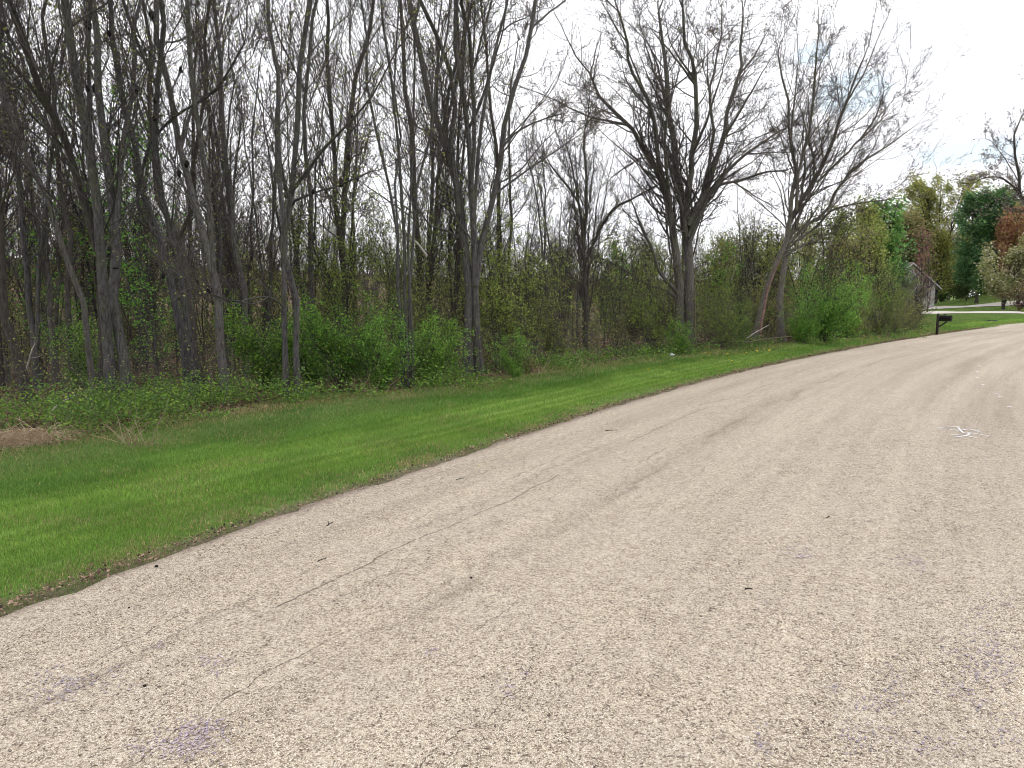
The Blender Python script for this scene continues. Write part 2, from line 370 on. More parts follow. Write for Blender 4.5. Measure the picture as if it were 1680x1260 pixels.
for d0,d1,den,wd,hh in [(2.6,5.5,15000,.0034,.028),(5.5,9,9000,.0048,.031),(9,14,4600,.0065,.035),(14,22,2200,.010,.042),(22,36,900,.016,.055),(36,60,300,.03,.06),(60,100,90,.05,.06)]:
    n=int(area(d0,d1)*den); x,y=view_pts(n,d0,d1)
    s,arc=sdist(EDGE,x,y); k=(s>-.09); x,y,s,arc=x[k],y[k],s[k],arc[k]
    f,_=sdist(FEDGE,x,y); k=(f<.4+.7*(vnoise(x,y,1.,21)))
    k&=~((x/y>.5)&(y>50)&onpave(x,y)); k&=R.rand(len(x))<np.clip((s+.06+(vnoise(x,y,3.,22)-.6)*.35+(vnoise(x,y,14.,35)-.5)*.22)/.10,0,1)
    bare=vnoise(x,y,1.7,31)*.6+vnoise(x,y,6.,32)*.4
    k&=~((s<.42)&(bare>.63)&(R.rand(len(x))<.8)); k&=R.rand(len(x))<.75+.25*sstep(.0,.25,s)
    x,y,s,f,arc=x[k],y[k],s[k],f[k],arc[k]; n=len(x)
    if not n: continue
    z=hgt(x,y,(s,f))
    tall=sstep(.75,1.5,(vnoise(x,y,.9,24)+.9*sstep(-2.2,-.2,f)*sstep(7,14,y)))   # unmown grass near the trees
    H=hh*(.6+.8*R.rand(n))*(.75+.5*vnoise(x,y,4,25))*(1+1.2*tall)*np.clip(.45+s*1.4,.45,1)
    # mower passes parallel to the road, each pass lays the blades the other way
    sp=s+(vnoise(arc,arc*0,.12,26)-.5)*.7; st=np.sin(sp*2*math.pi/1.0); lane=sstep(-.6,.6,st)*.7+.3*sstep(-.5,.5,np.sin(sp*2*math.pi/.31+1.3*vnoise(arc,s,.5,34)*4))
    line=np.exp(-((sp-1.95)/.10)**2)+.8*np.exp(-((sp-2.55)/.08)**2)+.6*np.exp(-((sp-1.3)/.09)**2)+.5*np.exp(-((sp-3.2)/.08)**2)
    lean=dirs[None,:]*((lane*2-1)*.35*H)[:,None]
    line=np.exp(-((sp-.88)/.055)**2)+.9*np.exp(-((sp-1.12)/.05)**2)+1.0*np.exp(-((sp-1.55)/.07)**2)+.5*np.exp(-((sp-1.80)/.05)**2)+.5*np.exp(-((sp-.62)/.06)**2)
    line*=.35+.9*vnoise(arc,s*3,.6,36)
    bright=sstep(.35,.7,sp)*(1-sstep(1.6,2.1,sp)); dull=sstep(2.1,3.0,sp+(vnoise(x,y,1.,37)-.5)*.8)
    big=vnoise(x,y,.7,27); mid=vnoise(x,y,3.2,28); fine=R.rand(n)
    A=np.array([.118,.24,.040]); B=np.array([.235,.395,.066]); Cc=np.array([.36,.50,.13]); D=np.array([.055,.14,.022]); S_=np.array([.40,.32,.17])
    yel=np.clip(.10+.18*lane+.38*bright-.1*dull+.35*(mid-.5)+.35*(fine-.5)+.2*(big-.5),0,1)[:,None]  # lane also paints the light and dark of the leaning passes into blade colour
    c=A*(1-yel)+B*yel
    line=np.clip(line,0,1); lk=(.42+.33*sstep(6,11,y))[:,None]*line[:,None]; c=c*(1-lk)+Cc*lk
    c=c*(1-.5*dull[:,None])+np.array([.21,.30,.10])*.5*dull[:,None]
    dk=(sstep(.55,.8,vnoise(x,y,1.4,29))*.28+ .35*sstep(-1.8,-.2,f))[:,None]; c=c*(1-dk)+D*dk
    dry=(.04+.10*dull+.9*sstep(-.9,.1,f)*vnoise(x,y,3,38)+1.1*(1-sstep(.08,.5,s))*vnoise(x,y,5,30)+.22*sstep(.66,.85,vnoise(x,y,2.2,33)))
    dm=(R.rand(n)<dry*.6)[:,None]; c=np.where(dm,S_*(.6+.6*R.rand(n,1)),c)
    c=c*(.6+.8*R.rand(n,1))
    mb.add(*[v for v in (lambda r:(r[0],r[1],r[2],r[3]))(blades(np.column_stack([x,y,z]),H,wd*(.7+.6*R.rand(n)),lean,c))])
tag(mb.build('grass',M['grass']),kind='stuff',label='mown green grass verge with pale mower lines beside the road',cat='grass')
print('grass',mb.n,time.time()-T0)

# ------------------------------------------------------------------ trees
def wob(P_,amt,rs):
    """smooth random wiggle added to polylines (B,n,3)"""
    B,n,_=P_.shape; L=np.linalg.norm(P_[:,-1]-P_[:,0],axis=1)[:,None,None]
    k=rs.normal(size=(B,n,3))*amt*L/ n**.5; k[:,0]=0; return P_+np.cumsum(k,1)*.8
def sub(Pp,Rp,m,t0,t1,rs):
    """pick m points on each parent"""
    B,n,_=Pp.shape
    t=t0+(t1-t0)*((np.arange(m)[None,:]+rs.rand(B,m))/m); f=t*(n-1); i=np.minimum(f.astype(int),n-2); w=(f-i)[...,None]
    bi=np.arange(B)[:,None]
    p=Pp[bi,i]*(1-w)+Pp[bi,i+1]*w; d=Pp[bi,i+1]-Pp[bi,i]; d/=np.linalg.norm(d,axis=2,keepdims=True)+1e-9
    r=Rp[bi,i]*(1-w[...,0])+Rp[bi,i+1]*w[...,0]
    return p.reshape(-1,3),d.reshape(-1,3),r.reshape(-1),t.reshape(-1)
def shoots(p,d,r,L,ang,rup,npts,rs,rfac=.5,rmin=.004,rmax=1.,tip=.35,wig=.05,bias=None):
    Bn=len(p); q=rs.normal(size=(Bn,3))
    if bias is not None: q=q+bias
    q-= (q*d).sum(1,keepdims=True)*d; q/=np.linalg.norm(q,axis=1,keepdims=True)+1e-9
    a=np.radians(ang*(.65+.7*rs.rand(Bn)))[:,None]; v=d*np.cos(a)+q*np.sin(a)
    t=np.linspace(0,1,npts); pts=np.zeros((Bn,npts,3)); pts[:,0]=p; step=L[:,None]/(npts-1)
    for k in range(1,npts):
        v=v+np.array([0,0,rup])/(npts-1)+rs.normal(size=(Bn,3))*wig*2.2; v/=np.linalg.norm(v,axis=1,keepdims=True); pts[:,k]=pts[:,k-1]+v*step
    r0=np.clip(r*rfac,rmin,rmax); rd=r0[:,None]*(1-(1-tip)*t[None,:]); rd=np.maximum(rd,rmin*.6); return pts,rd
def resample(pts,n):
    pts=np.array(pts,float); c=catmull(pts,max(.02,np.linalg.norm(np.diff(pts,axis=0),axis=1).sum()/60)); 
    a=np.concatenate([[0],np.cumsum(np.linalg.norm(np.diff(c,axis=0),axis=1))]); tt=np.linspace(0,a[-1],n)
    return np.stack([np.interp(tt,a,c[:,k]) for k in range(3)],1),a[-1]
TREES=[]
def make_tree(name,base,stems,label,cat='tree',group=None,bark='bark',twig='twig',p={},seed=1,leafcols=None,galls=0,dead=None):
    """stems: list of (points (k,3) world, r0, r1). Everything is stored relative to base."""
    rs=np.random.RandomState(seed); base=np.array(base,float)
    q=dict(n1=2.2,l1=.30,a1=40,n2=8,l2=.45,a2=42,n3=6,l3=.42,a3=40,up=.75,leaf=1.2,ls=.035,t0=.22,rt=.0042,l1max=3.2,sides=10,spread=.05,twigmax=.6,ldroop=.3,l1min=.5,aspect=.55); q.update(p)
    NS=14; SP_=[];SR=[];SL=[]
    for pts,r0,r1 in stems:
        c,L=resample([np.array(v)-base for v in pts],NS); w=rs.normal(size=(NS,3))*.012*L/4; w[:2]=0; w[:,2]*=.3; c=c+w
        t=np.linspace(0,1,NS); rr=r0*(1-t)**.9+r1*t; SP_.append(c);SR.append(rr);SL.append(L)
    for _lv in range(q.get('fl',1)):
        nf=q.get('forks',0)
        if not nf: break
        A_=np.array(SP_);B_=np.array(SR);L_=np.array(SL)
        pf,df,rf_,tf=sub(A_,B_,nf,.30,.85,rs); LL=np.repeat(L_,nf)*(.62-.35*tf)*(.7+.5*rs.rand(len(tf)))
        LL=np.clip(LL,.8,q.get('fmax',5.)); ok=pf[:,2]>1.2
        of=pf*np.array([1,1,0.]); of/=np.linalg.norm(of,axis=1,keepdims=True)+.3
        a,b_=shoots(pf[ok],df[ok],rf_[ok],LL[ok],q.get('fa',30),.45,NS,rs,rfac=.66,rmin=.012,rmax=.09,tip=.16,wig=.035,bias=of[ok]*.9)
        SP_+=list(a);SR+=list(b_);SL+=list(LL[ok])
    SPn=np.array(SP_);SRn=np.array(SR);SLn=np.array(SL)
    tr=MB(); flare=SRn.copy(); low=SPn[:,:1,2]<.3; flare[:,0]*=np.where(low[:,0],1.5,1.0); 
    # knobbly rings
    S=q['sides']; V,Q=tubes(SPn,flare,S); V=V+rs.normal(size=V.shape)*np.repeat(flare.ravel(),S)[:,None]*.05; tr.add(V,Q=Q)
    cr=MB(); lc=[]
    # limbs
    Ps,Rs=[],[]
    for b in range(len(SP_)):
        m=max(2,int(SL[b]*q['n1'])); P1,d1,r1_,t1=sub(SPn[b:b+1],SRn[b:b+1],m,q['t0'] if SPn[b,0,2]<.5 else .05,.99,rs)
        L=np.clip(SL[b]*q['l1']*(1.15-.6*t1)*(.45+.9*rs.rand(len(t1))),q['l1min'],q['l1max'])
        out_=P1*np.array([1,1,0.]); out_/=np.linalg.norm(out_,axis=1,keepdims=True)+.3
        a,b_=shoots(P1,d1,r1_,L,q['a1'],q['up'],8,rs,rfac=q.get('rf',.30),rmin=.0065,rmax=.035,tip=.28,wig=q['spread'],bias=out_*q.get('bias',.5)); Ps.append(a);Rs.append(b_)
    tipd=SPn[:,-1]-SPn[:,-2]; tipd/=np.linalg.norm(tipd,axis=1,keepdims=True)
    a,b_=shoots(np.repeat(SPn[:,-1],2,0),np.repeat(tipd,2,0),np.repeat(SRn[:,-1],2),np.full(2*len(SPn),1.)*(.6+rs.rand(2*len(SPn)))*q.get('tipl',1.),25,q['up'],8,rs,rfac=.8,rmin=.006,rmax=.05,wig=q['spread']); Ps.append(a);Rs.append(b_)
    P1=np.concatenate(Ps);R1=np.concatenate(Rs); V,Q=tubes(P1,R1,5); tr.add(V,Q=Q)
    L1=np.linalg.norm(P1[:,-1]-P1[:,0],axis=1)
    p2,d2,r2,t2=sub(P1,R1,q['n2'],.15,1.,rs); L=np.clip(np.repeat(L1,q['n2'])*q['l2']*(1.1-.6*t2)*(.5+.8*rs.rand(len(t2))),.2,2.)
    P2,R2=shoots(p2,d2,r2,L,q['a2'],q['up'],5,rs,rfac=.6,rmin=q['rt']*1.15,rmax=.02,wig=q['spread']*1.4); V,Q=tubes(P2,R2,3); cr.add(V,Q=Q)
    L2=np.linalg.norm(P2[:,-1]-P2[:,0],axis=1)
    last=P2
    if q['n3']>0:
        p3,d3,r3,t3=sub(P2,R2,q['n3'],.15,1.,rs); L=np.clip(np.repeat(L2,q['n3'])*q['l3']*(.6+.8*rs.rand(len(t3))),.12,q['twigmax'])
        P3,R3=shoots(p3,d3,r3,L,q['a3'],q['up']*.6,4,rs,rfac=.7,rmin=q['rt'],rmax=.01,wig=q['spread']*1.6); V,Q=tubes(P3,R3,3); cr.add(V,Q=Q); last=P3
    if q['leaf']>0:
        nl=int(len(last)*q['leaf']); bi=rs.randint(0,len(last),nl); k=rs.randint(1,last.shape[1],nl); c=last[bi,k]+rs.normal(size=(nl,3))*q.get('ljit',.03)
        dn=vnoise(c[:,0]+c[:,2]*.7+seed,c[:,1]+c[:,2]*.9,.9,seed%50)
        k=rs.rand(nl)<np.clip((dn-.25)*2.2,.1,1); c=c[k]; nl=len(c)
        V,Q=leaves(c,q['ls']*(.6+.8*rs.rand(nl)),q['aspect'],q['ldroop'],rs); cl=pal(leafcols or OLIVE,nl,rs,.3); cr.add(V,Q=Q,col=np.repeat(cl,4,0),m=1)
    o=empty(name,base); tag(o,label,cat,group)
    tr.build('trunk',M[bark],o,smooth=True); cr.build('crown',[M[twig],M['leaf']],o)
    for g_ in range(galls):
        b=rs.randint(len(SP_)); k=rs.randint(5,NS); c=SPn[b,k]+rs.normal(size=3)*.03; rg=SRn[b,k]*(.3+.4*rs.rand())+.02
        if rs.rand()<.5: j=rs.randint(len(P1)); c=P1[j,2]; rg=.025+.02*rs.rand()
        nu,nv=7,6; th=np.linspace(0,math.pi,nv); ph=np.arange(nu)*2*math.pi/nu; 
        VV=np.array([[math.sin(a_)*math.cos(b2),math.sin(a_)*math.sin(b2),math.cos(a_)*1.5] for a_ in th for b2 in ph])*rg*(1+rs.normal(size=(nu*nv,1))*.16)+c
        QQ=[(i*nu+j,i*nu+(j+1)%nu,(i+1)*nu+(j+1)%nu,(i+1)*nu+j) for i in range(nv-1) for j in range(nu)]
        mesh('bark_gall',VV,[np.array(QQ)],M['gall'],o,smooth=True)
    TREES.append(o); return o
OLIVE=[(.22,.27,.06),(.29,.33,.08),(.15,.21,.05),(.34,.34,.12)]
BUDS=[(.16,.12,.10),(.12,.09,.09),(.24,.22,.09),(.20,.17,.12)]
GREEN=[(.045,.125,.025),(.065,.17,.03),(.09,.22,.04),(.035,.10,.022)]
YGREEN=[(.28,.34,.08),(.36,.40,.10),(.20,.26,.07),(.42,.42,.16)]

k_w={}
def traced(D,paths,base_u=None,spread=2.0,seed=0,top=5.0):
    """paths: list of (list of (u,v), width_px at start, width_px at end, ddepth at end). Returns world stems; depth drifts along every stem."""
    rs=np.random.RandomState(seed+500); out=[]; base=None
    for pts,w0,w1,dd in paths:
        k=len(pts); W=[]
        ext=pts[-1][1]<=40
        for i,(u,v) in enumerate(pts):
            t=i/(k-1); W.append(P(u,v,D+dd*t**1.3))
        if pts[0][1]>540: # rooted
            b=P(pts[0][0],560,D); z=h1(b[0],D)-.12; b=np.array([b[0],D,z]); 
            W=[b]+[w for w in W if w[2]>z+.5]
            if base is None: base=np.array([b[0],D,z+.12])
        if ext and top>0:
            d=W[-1]-W[-2]; d/=np.linalg.norm(d); d=d+np.array([0,0,.35])+rs.normal(size=3)*.08; d/=np.linalg.norm(d)
            W.append(W[-1]+d*top*.5); d=d+rs.normal(size=3)*.1; d/=np.linalg.norm(d); W.append(W[-1]+d*top*.5)
        m=D/F/2; wk=k_w.get('w',1); w0*=wk; w1*=wk; r0=w0*m*.86; r1=w1*m*(.36 if ext and top>0 else .8)
        out.append((W,r0,max(r1,.008)))
    return base,out
def hero(D,paths,label,seed,top=5.,**k):
    k_w['w']=k.pop('wk',.74)
    base,st=traced(D,paths,seed=seed,top=top); return make_tree(k.pop('name','bare_tree'),base,st,label,seed=seed,**k)

# left clump
hero(11.6,[([(178,655),(174,520),(172,430),(153,310),(147,233),(130,150),(108,20)],27,15,-1.2),
           ([(205,650),(198,540),(190,440),(184,360),(175,267),(172,210),(162,130),(152,20)],28,12,1.0),
           ([(190,440),(193,350),(199,290),(207,217),(217,150),(220,67),(232,10)],15,11,2.2)],
     'grey twin trunked bare tree with a dark knot low on its trunk, in weeds',11,galls=9,p=dict(n1=1.6,l1=.25,n3=5,spread=.07,forks=2,fmax=3.5))
hero(12.4,[([(160,650),(168,560),(165,480),(150,400),(127,300),(97,200),(70,150),(43,97),(15,0)],20,12,-2.),
           ([(127,300),(110,240),(97,185),(87,133),(68,50),(75,5)],11,8,1.)],
     'dark bare tree leaning left with a forked crown above the green sapling',12,bark='bark_dark',twig='twig_dark',p=dict(n1=1.6,l1=.25,n3=5,spread=.07,forks=2,fmax=3.5))
hero(13.2,[([(150,640),(140,540),(120,450),(100,383),(67,307),(33,233),(0,150),(-50,40)],16,9,0.)],
     'slender bare tree leaning sharply left beside the twin trunked tree',13,twig='twig_dark',p=dict(n1=1.6,l1=.25,n3=5,spread=.07,forks=2,fmax=3.5))
hero(14.5,[([(118,650),(112,520),(118,430),(104,330),(90,233),(57,167),(27,83),(-10,10)],15,8,2.)],
     'thin dark bare tree bending left, between two left leaning trees',14,bark='bark_dark',twig='twig_dark',p=dict(n1=1.6,l1=.25,n3=5,spread=.07,forks=2,fmax=3.5))
hero(12.8,[([(45,670),(37,613),(20,563),(8,480),(0,380),(-14,240),(-22,100),(-30,0)],24,13,-1.)],
     'stout dark trunk at the edge of the woods behind the straw heap',15,bark='bark_dark',p=dict(n1=1.6,l1=.25,n3=5,spread=.07,forks=2,fmax=3.5))
hero(12.4,[([(310,640),(300,560),(290,500),(272,415),(253,375),(240,320),(223,265),(205,190),(190,100),(178,0)],20,11,.8),
           ([(322,640),(311,560),(300,500),(287,440),(277,390),(262,330),(256,250),(262,150),(270,20)],18,8,-1.),
           ([(258,390),(225,330),(240,250),(277,197),(333,163),(371,127),(400,70)],9,4,-1.5)],
     'pair of grey trunks leaning left together, branches crossing in front',16,galls=7,p=dict(n1=1.6,l1=.25,n3=5,spread=.07,forks=2,fmax=3.5))
hero(13.5,[([(332,640),(318,560),(313,492),(302,419),(294,390),(268,346),(261,291),(250,200),(246,100),(236,0)],15,6,1.),
           ([(294,392),(316,350),(319,320),(324,240),(338,150),(333,60),(345,0)],10,6,-1.)],
     'blackish crooked tree with a wide fork, behind the leaning pair',17,bark='bark_dark',twig='twig_dark',galls=5,p=dict(n1=1.6,l1=.25,n3=5,spread=.07,forks=2,fmax=3.5))
hero(11.8,[([(368,642),(357,528),(350,448),(331,375),(317,320),(302,284),(284,220),(268,120),(256,0)],22,11,1.5),
           ([(351,450),(345,371),(338,291),(328,222),(316,110),(306,0)],13,8,-1.)],
     'single grey trunk in the weeds dividing into two at head height',18,galls=8,p=dict(n1=1.6,l1=.25,n3=5,spread=.07,forks=2,fmax=3.5))
hero(16.,[([(404,620),(397,470),(391,419),(382,335),(368,236),(358,120),(350,0)],17,9,1.)],
     'straight thin bare tree just behind the trunk that divides in two',19,p=dict(n1=1.6,l1=.25,n3=5,spread=.07,forks=2,fmax=3.5))
hero(11.4,[([(468,650),(464,492),(466,382),(461,273),(455,200),(452,100),(447,0)],15,9,1.),
           ([(487,652),(482,510),(477,437),(471,382),(477,273),(488,180),(497,90),(506,0)],17,9,-1.),
           ([(466,505),(455,494),(438,487),(415,490),(395,494),(372,492)],5,2,-.8),
           ([(472,350),(485,330),(520,315),(560,303),(610,280)],7,3,-1.5)],
     'tall twin trunks side by side with a bleached low branch reaching left',20,galls=10,p=dict(n1=1.6,l1=.25,n3=5,spread=.07,forks=2,fmax=3.5))
hero(18.,[([(514,600),(512,510),(510,400),(505,300),(501,200),(510,100),(520,0)],15,7,1.)],
     'upright grey tree behind the dark green bush, close to the twin trunks',21,p=dict(n1=1.6,l1=.25,n3=5,spread=.07,forks=2,fmax=3.5))
hero(20.,[([(572,590),(563,480),(563,330),(570,200),(590,120),(612,0)],18,8,2.),([(563,440),(552,330),(548,250),(540,150),(534,0)],13,8,0.)],
     'stout dark tree forking upward behind the dark green bush',22,bark='bark_dark',p=dict(n1=2.6,rt=.0045))
hero(13.2,[([(664,612),(655,480),(648,400),(640,320),(625,240),(610,150),(598,60),(590,0)],9,5,1.),
           ([(668,612),(665,470),(662,380),(660,300),(655,220),(640,120),(625,0)],9,5,-1.),
           ([(672,612),(670,480),(676,380),(690,300),(700,230),(716,150),(732,60),(745,0)],8,5,0.5),
           ([(660,612),(652,500),(655,380),(650,300),(652,200),(650,100),(655,0)],7,4,2.),
           ([(676,612),(676,500),(668,400),(672,300),(680,200),(675,100),(690,0)],7,4,-1.)],
     'cluster of five thin stems rising from one root beside the green bush',23,p=dict(n1=1.5,l1=.2,rt=.0038))
hero(15.8,[([(768,590),(768,450),(758,380),(747,300),(727,233),(700,150),(687,83),(670,0)],25,11,1.),
           ([(752,350),(743,233),(743,133),(720,67),(690,0)],13,8,-1.5),
           ([(786,590),(780,450),(773,350),(767,250),(760,183),(752,100),(747,0)],19,9,0.),
           ([(780,470),(793,383),(807,327),(827,233),(843,150),(867,83),(875,0)],17,9,1.5),
           ([(774,360),(773,300),(777,167),(773,83),(767,33),(764,0)],11,8,-2.),
           ([(776,380),(780,317),(790,233),(797,167),(810,100),(823,50),(832,0)],11,7,2.5),
           ([(825,240),(850,215),(890,196),(930,185)],6,2,0.),([(810,320),(850,290),(900,255),(960,215)],6,2,1.)],
     'broad fan shaped bare tree with six straight limbs above the brush',24,leafcols=BUDS,p=dict(n1=1.5,l1=.22,up=.6,a1=42,leaf=1.4,n3=5,spread=.075,forks=2,fmax=3.))
hero(22.,[([(962,590),(960,450),(958,390),(948,330),(925,300),(905,270)],14,4,0.),([(958,400),(962,300),(958,230),(966,185)],9,3,1.),
          ([(960,430),(1000,350),(1040,325),(1085,300)],8,3,-1.),([(950,340),(940,280),(930,240)],6,3,2.)],
     'low spreading dark tree with arching limbs between the two big bare trees',25,bark='bark_dark',twig='twig_dark',top=0,p=dict(n1=3.0,l1=.30,l1max=2.4,rt=.0055,leaf=.8,t0=.3))
hero(21.,[([(915,590),(897,480),(888,400),(880,320),(865,262)],7,3,0.),([(893,430),(895,340),(890,262),(893,232)],5,2.5,1.)],
     'thin forked sapling between the fan shaped tree and the low dark tree',26,top=0,p=dict(n1=3.,rt=.005,l1=.22))
BIG=dict(n1=2.9,l1=.34,up=.45,a1=46,rt=.0048,l1max=3.5,leaf=1.3,ls=.048,n2=8,n3=4,spread=.07,a2=50,a3=50,l2=.42,l3=.5,twigmax=.7,bias=1.0,rf=.36,tipl=1.5,t0=.3,forks=3,fa=34,fmax=4.5)
hero(23.5,[([(1116,590),(1114,480),(1110,420),(1100,350),(1079,283),(1055,235),(1027,200),(990,167),(968,120)],22,5,0.),
           ([(1096,330),(1080,267),(1070,183),(1053,143),(1033,107),(1027,60),(1015,20)],11,4,-2.),
           ([(1134,590),(1130,480),(1128,400),(1122,340),(1110,290),(1107,233),(1097,167),(1090,100),(1078,20)],26,5,1.5),
           ([(1126,360),(1132,290),(1140,220),(1143,167),(1140,117),(1123,60),(1120,15)],14,5,-1.),
           ([(1128,370),(1155,320),(1180,250),(1197,167),(1213,110),(1220,25)],14,4,1.),
           ([(1130,390),(1153,330),(1203,270),(1253,233),(1296,205)],11,3,2.),
           ([(1130,400),(1170,312),(1213,297),(1253,283),(1290,280)],9,3,-2.),
           ([(1150,330),(1170,230),(1165,150),(1180,80),(1185,15)],8,3,3.),
           ([(1110,478),(1081,444),(1069,408),(1050,366),(1036,330)],9,3,-1.),
           ([(1112,490),(1090,475),(1060,466),(1020,440),(980,420)],6,2,1.)],
     'large dark bare tree with two fused trunks and a wide round crown',27,leafcols=BUDS,bark='bark_old',twig='twig_dark',top=0,p=BIG,wk=.84)
hero(25.,[([(1236,590),(1243,530),(1255,485),(1269,442),(1283,413),(1297,360),(1300,320),(1307,290),(1297,233),(1293,183),(1283,120),(1275,90)],18,4,0.),
          ([(1283,590),(1280,500),(1285,450),(1292,390),(1306,340),(1333,300),(1363,240),(1383,187),(1403,130),(1420,90)],20,4,2.),
          ([(1306,345),(1312,280),(1330,200),(1337,130),(1340,70)],10,3,-2.),
          ([(1292,400),(1330,365),(1353,350),(1380,300),(1420,262),(1453,240),(1503,205)],11,2,1.),
          ([(1340,300),(1370,270),(1400,240),(1435,195),(1450,150)],7,2.5,-2.),
          ([(1300,400),(1340,372),(1362,347),(1400,335),(1462,327)],8,2.5,-3.),
          ([(1310,300),(1290,250),(1275,210)],6,2.5,3.)],
     'bare tree leaning right over a reddish split trunk, crown pointing right',28,leafcols=BUDS,bark='bark_old',twig='twig_dark',top=0,p=dict(BIG,a1=40,n1=2.6,up=.55,forks=3,fa=26),wk=.66)
hero(37.,[([(1800,590),(1790,450),(1760,380),(1700,335),(1675,325),(1668,262),(1662,225),(1676,190)],26,4,0.),
          ([(1680,328),(1650,295),(1620,291),(1592,302)],8,2.5,-1.),([(1695,335),(1672,348),(1655,336)],6,2,1.),([(1760,380),(1760,280),(1720,220),(1700,150)],12,4,1.),([(1672,300),(1655,270),(1630,235)],4,2,0)],
     'bare tree at the picture edge stretching budding branches over the driveway',29,leafcols=[(.38,.31,.29),(.30,.25,.20),(.22,.17,.17)],bark='bark_dark',twig='twig_dark',top=0,p=dict(BIG,rt=.007,tipl=1,l2=.42,l3=.4,bias=.3,rf=.3,l1=.12,leaf=3.,ls=.085,l1max=1.1,forks=1,fmax=1.8,n1=4,n2=6,n3=3,twigmax=.5),wk=.5)
print('heroes',time.time()-T0)

# ---- prototypes for the woods behind, copied with their parts
def gen_stems(height,n,r,rs,lean=.12,split=.12):
    out=[]; 
    for k in range(n):
        a=rs.rand()*2*math.pi; sp=lean*height*(rs.rand()*.7+.3); s0=height*split*(.5+rs.rand()) if k else 0
        top=np.array([math.cos(a)*sp,math.sin(a)*sp,height*(.8+.2*rs.rand())])
        pts=[np.array([0,0,-.15])]+[top*np.array([t**1.5,t**1.5,t])+rs.normal(size=3)*np.array([.03,.03,0])*height*.12*(1 if t<1 else 0) for t in (.25,.5,.75,1)]
        if k: pts=[np.array([0,0,s0*.4])]+[p_ for p_ in pts[1:]]
        out.append((pts,r*(1 if k==0 else .65),r*.18))
    return out
FAR=(0,-500,0)   # prototypes are moved to their first place, never left over
protos={}
def proto(key,name,stems,cat,**k):
    o=make_tree(name,(0,0,0),stems,'x',cat=cat,**k); o['used']=0; protos[key]=o; return o
rp=np.random.RandomState(99)
LP=dict(n1=2.4,rt=.006,n2=7,n3=4,leaf=1.5,ls=.06,l1=.2,sides=7)
for i in range(7):
    H_=[11,13,10,14,9,12,8.5][i]
    proto('bg%d'%i,'bare_tree',gen_stems(H_,[1,2,1,3,2,4,3][i],[.075,.09,.06,.10,.07,.055,.05][i],rp,lean=[.08,.14,.1,.16,.2,.14,.22][i]),'tree',
          bark=['bark','bark_dark'][i%2],twig=['twig','twig_dark'][i%2],seed=100+i,leafcols=[OLIVE,BUDS,OLIVE,OLIVE,BUDS,OLIVE,BUDS][i],p=LP)
SPL=dict(n1=4.2,rt=.0048,n2=5,n3=2,leaf=8,ls=.052,l1=.34,l1min=.3,l1max=1.3,sides=5,t0=.12,a1=50,up=.3,ljit=.05)
for i in range(5):
    proto('sp%d'%i,'sapling',gen_stems([3.6,4.6,3.0,5.2,4.0][i],[2,3,4,3,2][i],[.025,.03,.02,.035,.03][i],rp,lean=.28,split=.06),'sapling',
          bark='bark_dark',twig='twig_dark',seed=130+i,leafcols=[OLIVE,[(.22,.29,.06),(.30,.36,.08),(.17,.23,.05)],OLIVE,OLIVE+BUDS,[(.18,.30,.05),(.25,.37,.07)]][i],p=SPL)
for i in range(2):
    proto('gs%d'%i,'green_sapling',gen_stems([4.2,5.4][i],3,.03,rp,lean=.22,split=.1),'sapling',bark='bark',twig='twig_dark',seed=140+i,leafcols=[(.09,.24,.04),(.14,.32,.05),(.20,.40,.07)],p=dict(SPL,leaf=5,ls=.075,n1=3.2,l1max=1.1))
def shrub_stems(h,n,r,rs,wide=.5):
    out=[]
    for k in range(n):
        a=rs.rand()*2*math.pi; sp=wide*h*rs.rand(); hh=h*(.6+.4*rs.rand()); top=np.array([math.cos(a)*sp,math.sin(a)*sp,hh])
        b=np.array([math.cos(a)*.12*rs.rand(),math.sin(a)*.12*rs.rand(),-.08])
        out.append(([b,b+(top-b)*np.array([.25,.25,.4]),b+(top-b)*np.array([.6,.6,.75]),top],r,r*.3))
    return out
BR=dict(n1=4,rt=.0040,n2=4,n3=2,leaf=6,ls=.055,l1=.42,l1min=.15,l1max=.8,sides=4,t0=.1,a1=45,up=.35,ljit=.04,twigmax=.3)
for i in range(4):
    proto('br%d'%i,'brush_thicket',shrub_stems([1.5,1.9,1.2,2.2][i],[14,12,16,12][i],.008,rp,.55),'shrub',
          bark='twig',twig=['twig','twig_dark'][i%2],seed=150+i,leafcols=[OLIVE,OLIVE+BUDS,OLIVE,[(.19,.28,.05),(.27,.34,.08)]][i],p=BR)
BU=dict(BR,leaf=15,ls=.072,ljit=.09,aspect=.6,n3=2,n2=4)
for i in range(3):
    proto('bu%d'%i,'leafy_bush',shrub_stems([1.5,1.8,2.2][i],[14,16,16][i],.012,rp,.55),'bush',bark='bark_dark',twig='twig_dark',seed=170+i,
          leafcols=[[(.08,.19,.03),(.13,.27,.04),(.22,.37,.055)],[(.10,.22,.035),(.16,.32,.05),(.24,.42,.07)],[(.12,.27,.045),(.18,.36,.06),(.26,.44,.085)]][i],p=BU)
def place(key,x,y,rz,s,label,group,z=None,sz=None):
    o=protos[key]; zz=h1(x,y) if z is None else z
    if not o['used']: r=o; o['used']=1
    else:
        r=o.copy(); COL.objects.link(r)
        for ch in o.children:
            c=ch.copy(); COL.objects.link(c); c.parent=r
        TREES.append(r)
    r.location=(x,y,zz); r.rotation_euler=(0,0,rz); r.scale=(s,s,s*(sz or 1)); r['label']=label; r['group']=group; return r
